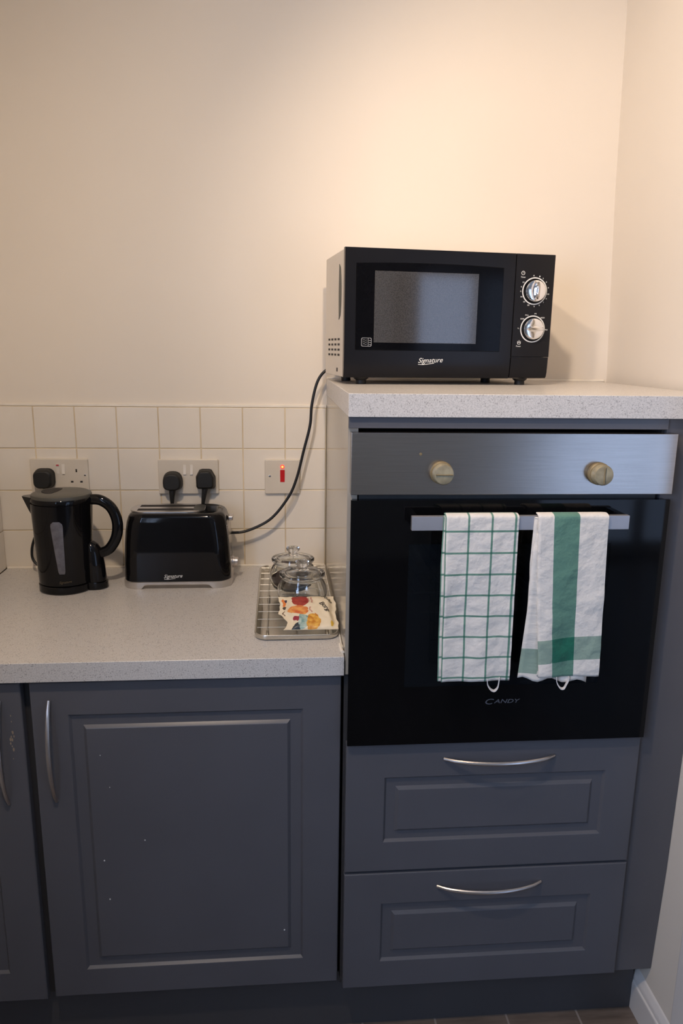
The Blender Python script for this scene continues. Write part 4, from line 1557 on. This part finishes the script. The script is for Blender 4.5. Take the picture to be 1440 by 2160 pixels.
def jar(cx, cy, label, s=1.0):
    j = thing('glass_jar', label, 'jar', (cx, cy, JZ), group=None)
    outer = [(0.030, 0.0), (0.040, 0.0015), (0.0475, 0.008), (0.0530, 0.020), (0.0550, 0.032), (0.0530, 0.046), (0.0475, 0.057), (0.0440, 0.0615), (0.0450, 0.0640), (0.0455, 0.0665)]
    inner = [(0.0430, 0.0665), (0.0420, 0.0625), (0.0450, 0.0565), (0.0503, 0.0455), (0.0522, 0.032), (0.0503, 0.021), (0.0450, 0.0105), (0.0370, 0.0050), (0.020, 0.0045)]
    obj('jar_body', lathe([(r_ * s, z * s) for r_, z in outer + inner], cx, cy, JZ, 56), 'glass', j, angle=60)
    lidp = [(0.0410, 0.0600), (0.0418, 0.0675), (0.0485, 0.0680), (0.0500, 0.0700), (0.0500, 0.0745), (0.0480, 0.0765), (0.0360, 0.0790), (0.0180, 0.0815), (0.0110, 0.0840), (0.0098, 0.0875), (0.0120, 0.0915), (0.0155, 0.0945),
            (0.0160, 0.0985), (0.0145, 0.1010), (0.0100, 0.1018), (0.0060, 0.0990), (0.0010, 0.0985)]
    ins = [(0.0010, 0.0790), (0.0340, 0.0745), (0.0380, 0.0700), (0.0384, 0.0600)]
    bm = lathe([(r_ * s, (z + 0.0003) * s) for r_, z in (lidp + ins)], cx, cy, JZ, 56, cap0=False, cap1=False)
    n = 56
    bm.verts.ensure_lookup_table()
    L = len(lidp + ins)
    for i in range(n):
        k = (i + 1) % n
        bm.faces.new((bm.verts[(L - 1) * n + i], bm.verts[(L - 1) * n + k], bm.verts[k], bm.verts[i]))
    obj('lid', bm, 'glass', j, angle=50)
    return j


jar(-0.0735, -0.3655, 'empty clear glass jar in front on the tray, behind the biscuit packet')
jar(-0.0915, -0.2470, 'rear clear glass jar on the tray with dark brown contents')
bm = lathe([(0.022, 0.0048), (0.0362, 0.0056), (0.0440, 0.0112), (0.0492, 0.0214), (0.0508, 0.030), (0.0440, 0.0330), (0.022, 0.036), (0.003, 0.034)], -0.0915, -0.2470, JZ, 48)
for v in bm.verts:
    if v.co.z > JZ + 0.029:
        v.co.z += 0.002 * noise.noise(v.co * 90)
obj('dry_contents', bm, 'brown', None, label='dark brown dry contents inside the rear glass jar', cat='food', kind='stuff')

# biscuit packet: pillow bag leaning on the front jar
PK = dict(x0=-0.1215, x1=-0.0075, y0=-0.523, z0=ZC + 0.0165, y1=-0.4240, z1=ZC + 0.0520)


def bag_pt(u, v, side=1):
    P0 = Vector((0, PK['y0'], PK['z0']))
    P1 = Vector((0, PK['y1'], PK['z1']))
    p_ = P0.lerp(P1, v)
    crimp_l = 0.0008 * math.sin(v * 34) + 0.0022 * math.sin(v * 9 + 1)
    crimp_r = 0.0007 * math.sin(v * 31 + 2) + 0.0018 * math.sin(v * 11)
    x0 = PK['x0'] + crimp_l * (1 - u) - 0.004 * v + 0.006 * math.sin(v * PI) * 0
    if v < 0.45:
        x0 += 0.010 * math.sin((0.45 - v) / 0.45 * PI) + 0.004
    x1 = PK['x1'] + crimp_r * u + 0.002 * (1 - v)
    p_.x = x0 + (x1 - x0) * u
    n = Vector((0, -(PK['z1'] - PK['z0']), PK['y1'] - PK['y0'])).normalized()
    e = max(0.0, min(1, (u - 0.09) / 0.12)) * max(0.0, min(1, (0.95 - u) / 0.10))
    e = e * e * (3 - 2 * e)
    puff = 0.0105 * e * (math.sin(PI * min(1, max(0, v))) ** 0.5)
    wr = 0.0012 * noise.noise(Vector((u * 9, v * 8, 3)))
    return p_ + n * ((puff * (1.0 if side > 0 else 0.12)) * (1 if side > 0 else -1) + (wr if side > 0 else 0)) + (n * 0.0012 if side > 0 else Vector((0, 0, 0)))


bm = bmesh.new()
uvl = bm.loops.layers.uv.new('UVMap')
NU, NV = 44, 36
gt = [[bm.verts.new(bag_pt(i / NU, j / NV, 1)) for i in range(NU + 1)] for j in range(NV + 1)]
gb = [[bm.verts.new(bag_pt(i / NU, j / NV, -1)) for i in range(NU + 1)] for j in range(NV + 1)]
for g_, fl in ((gt, False), (gb, True)):
    for j in range(NV):
        for i in range(NU):
            q = [(g_[j][i], i, j), (g_[j][i + 1], i + 1, j), (g_[j + 1][i + 1], i + 1, j + 1), (g_[j + 1][i], i, j + 1)]
            if fl:
                q.reverse()
            f = bm.faces.new([a[0] for a in q])
            for lp, a in zip(f.loops, q):
                lp[uvl].uv = (a[1] / NU, a[2] / NV)
for j in range(NV):
    bm.faces.new((gt[j][0], gt[j + 1][0], gb[j + 1][0], gb[j][0]))
    bm.faces.new((gt[j][NU], gb[j][NU], gb[j + 1][NU], gt[j + 1][NU]))
for i in range(NU):
    bm.faces.new((gt[0][i], gb[0][i], gb[0][i + 1], gt[0][i + 1]))
    bm.faces.new((gt[NV][i], gt[NV][i + 1], gb[NV][i + 1], gb[NV][i]))
pk = obj('biscuit_packet', bm, 'packet', None, label='cream biscuit packet with red, orange and yellow pictures, leaning on the front jar', cat='packet', angle=60)


def bag_text(s, u, v, size, rot, mt, width=None, name='lettering'):
    t = text_bm(s, size, 0, 0, 0, thick=0.00012, width=width, bold=0.0001)
    c, s_ = math.cos(rot), math.sin(rot)
    W_ = PK['x1'] - PK['x0']
    H_ = math.hypot(PK['y1'] - PK['y0'], PK['z1'] - PK['z0'])
    for w_ in t.verts:
        a, b_, d = w_.co.x, w_.co.z, w_.co.y
        uu = u + (a * c - b_ * s_) / W_
        vv = v + (a * s_ + b_ * c) / H_
        w_.co = bag_pt(uu, vv, 1) + Vector((0, -0.0001, 0.0006 - d))
    obj(name, t, mt, pk)


bag_text('yoko', 0.790, 0.955, 0.0150, R(-66), 'ink', 0.026)
bag_text('Borg.', 0.700, 0.670, 0.0155, R(-58), 'ink', 0.034)
bag_text('Red fruit', 0.560, 0.900, 0.0062, R(-90), 'pink_ink', 0.022)
bag_text('biscuit', 0.510, 0.880, 0.0045, R(-90), 'pink_ink', 0.016)
bag_text('biscuit', 0.530, 0.560, 0.0050, R(-90), 'pink_ink', 0.018)

# ------------------------------------------------------------------ ceiling lamps (above the frame)
for lp, tg, en, an, bl in LAMPS:
    lx, ly, lz = lp
    side = 'over the tall oven cabinet' if lx > -0.2 else 'over the kettle end of the worktop'
    fx = thing('ceiling_spotlight', 'small white ceiling spotlight %s' % side, 'lamp', (lx, ly - 0.02, ZCEIL))
    obj('ceiling_rose', lathe([(0.045, -0.012), (0.048, -0.002), (0.048, 0.0)], lx, ly - 0.02, ZCEIL, 32), 'skirting', fx)
    obj('arm', tube([(lx, ly - 0.02, ZCEIL - 0.01), (lx, ly - 0.03, ZCEIL - 0.07)], 0.006, n=10, spline=False), 'skirting', fx)
    d = (Vector(tg) - Vector(lp)).normalized()
    q = d.to_track_quat('-Z', 'Y').to_matrix()
    bm = bmesh.new()
    rings = []
    n = 32
    for r_, z in ((0.012, 0.075), (0.024, 0.060), (0.036, 0.012), (0.038, -0.006), (0.0355, -0.006), (0.034, 0.012), (0.022, 0.055), (0.010, 0.066)):
        rings.append([Vector(lp) + q @ Vector((r_ * math.cos(2 * PI * i / n), r_ * math.sin(2 * PI * i / n), z)) for i in range(n)])
    loft(bm, rings)
    obj('shade', bm, 'skirting', fx)
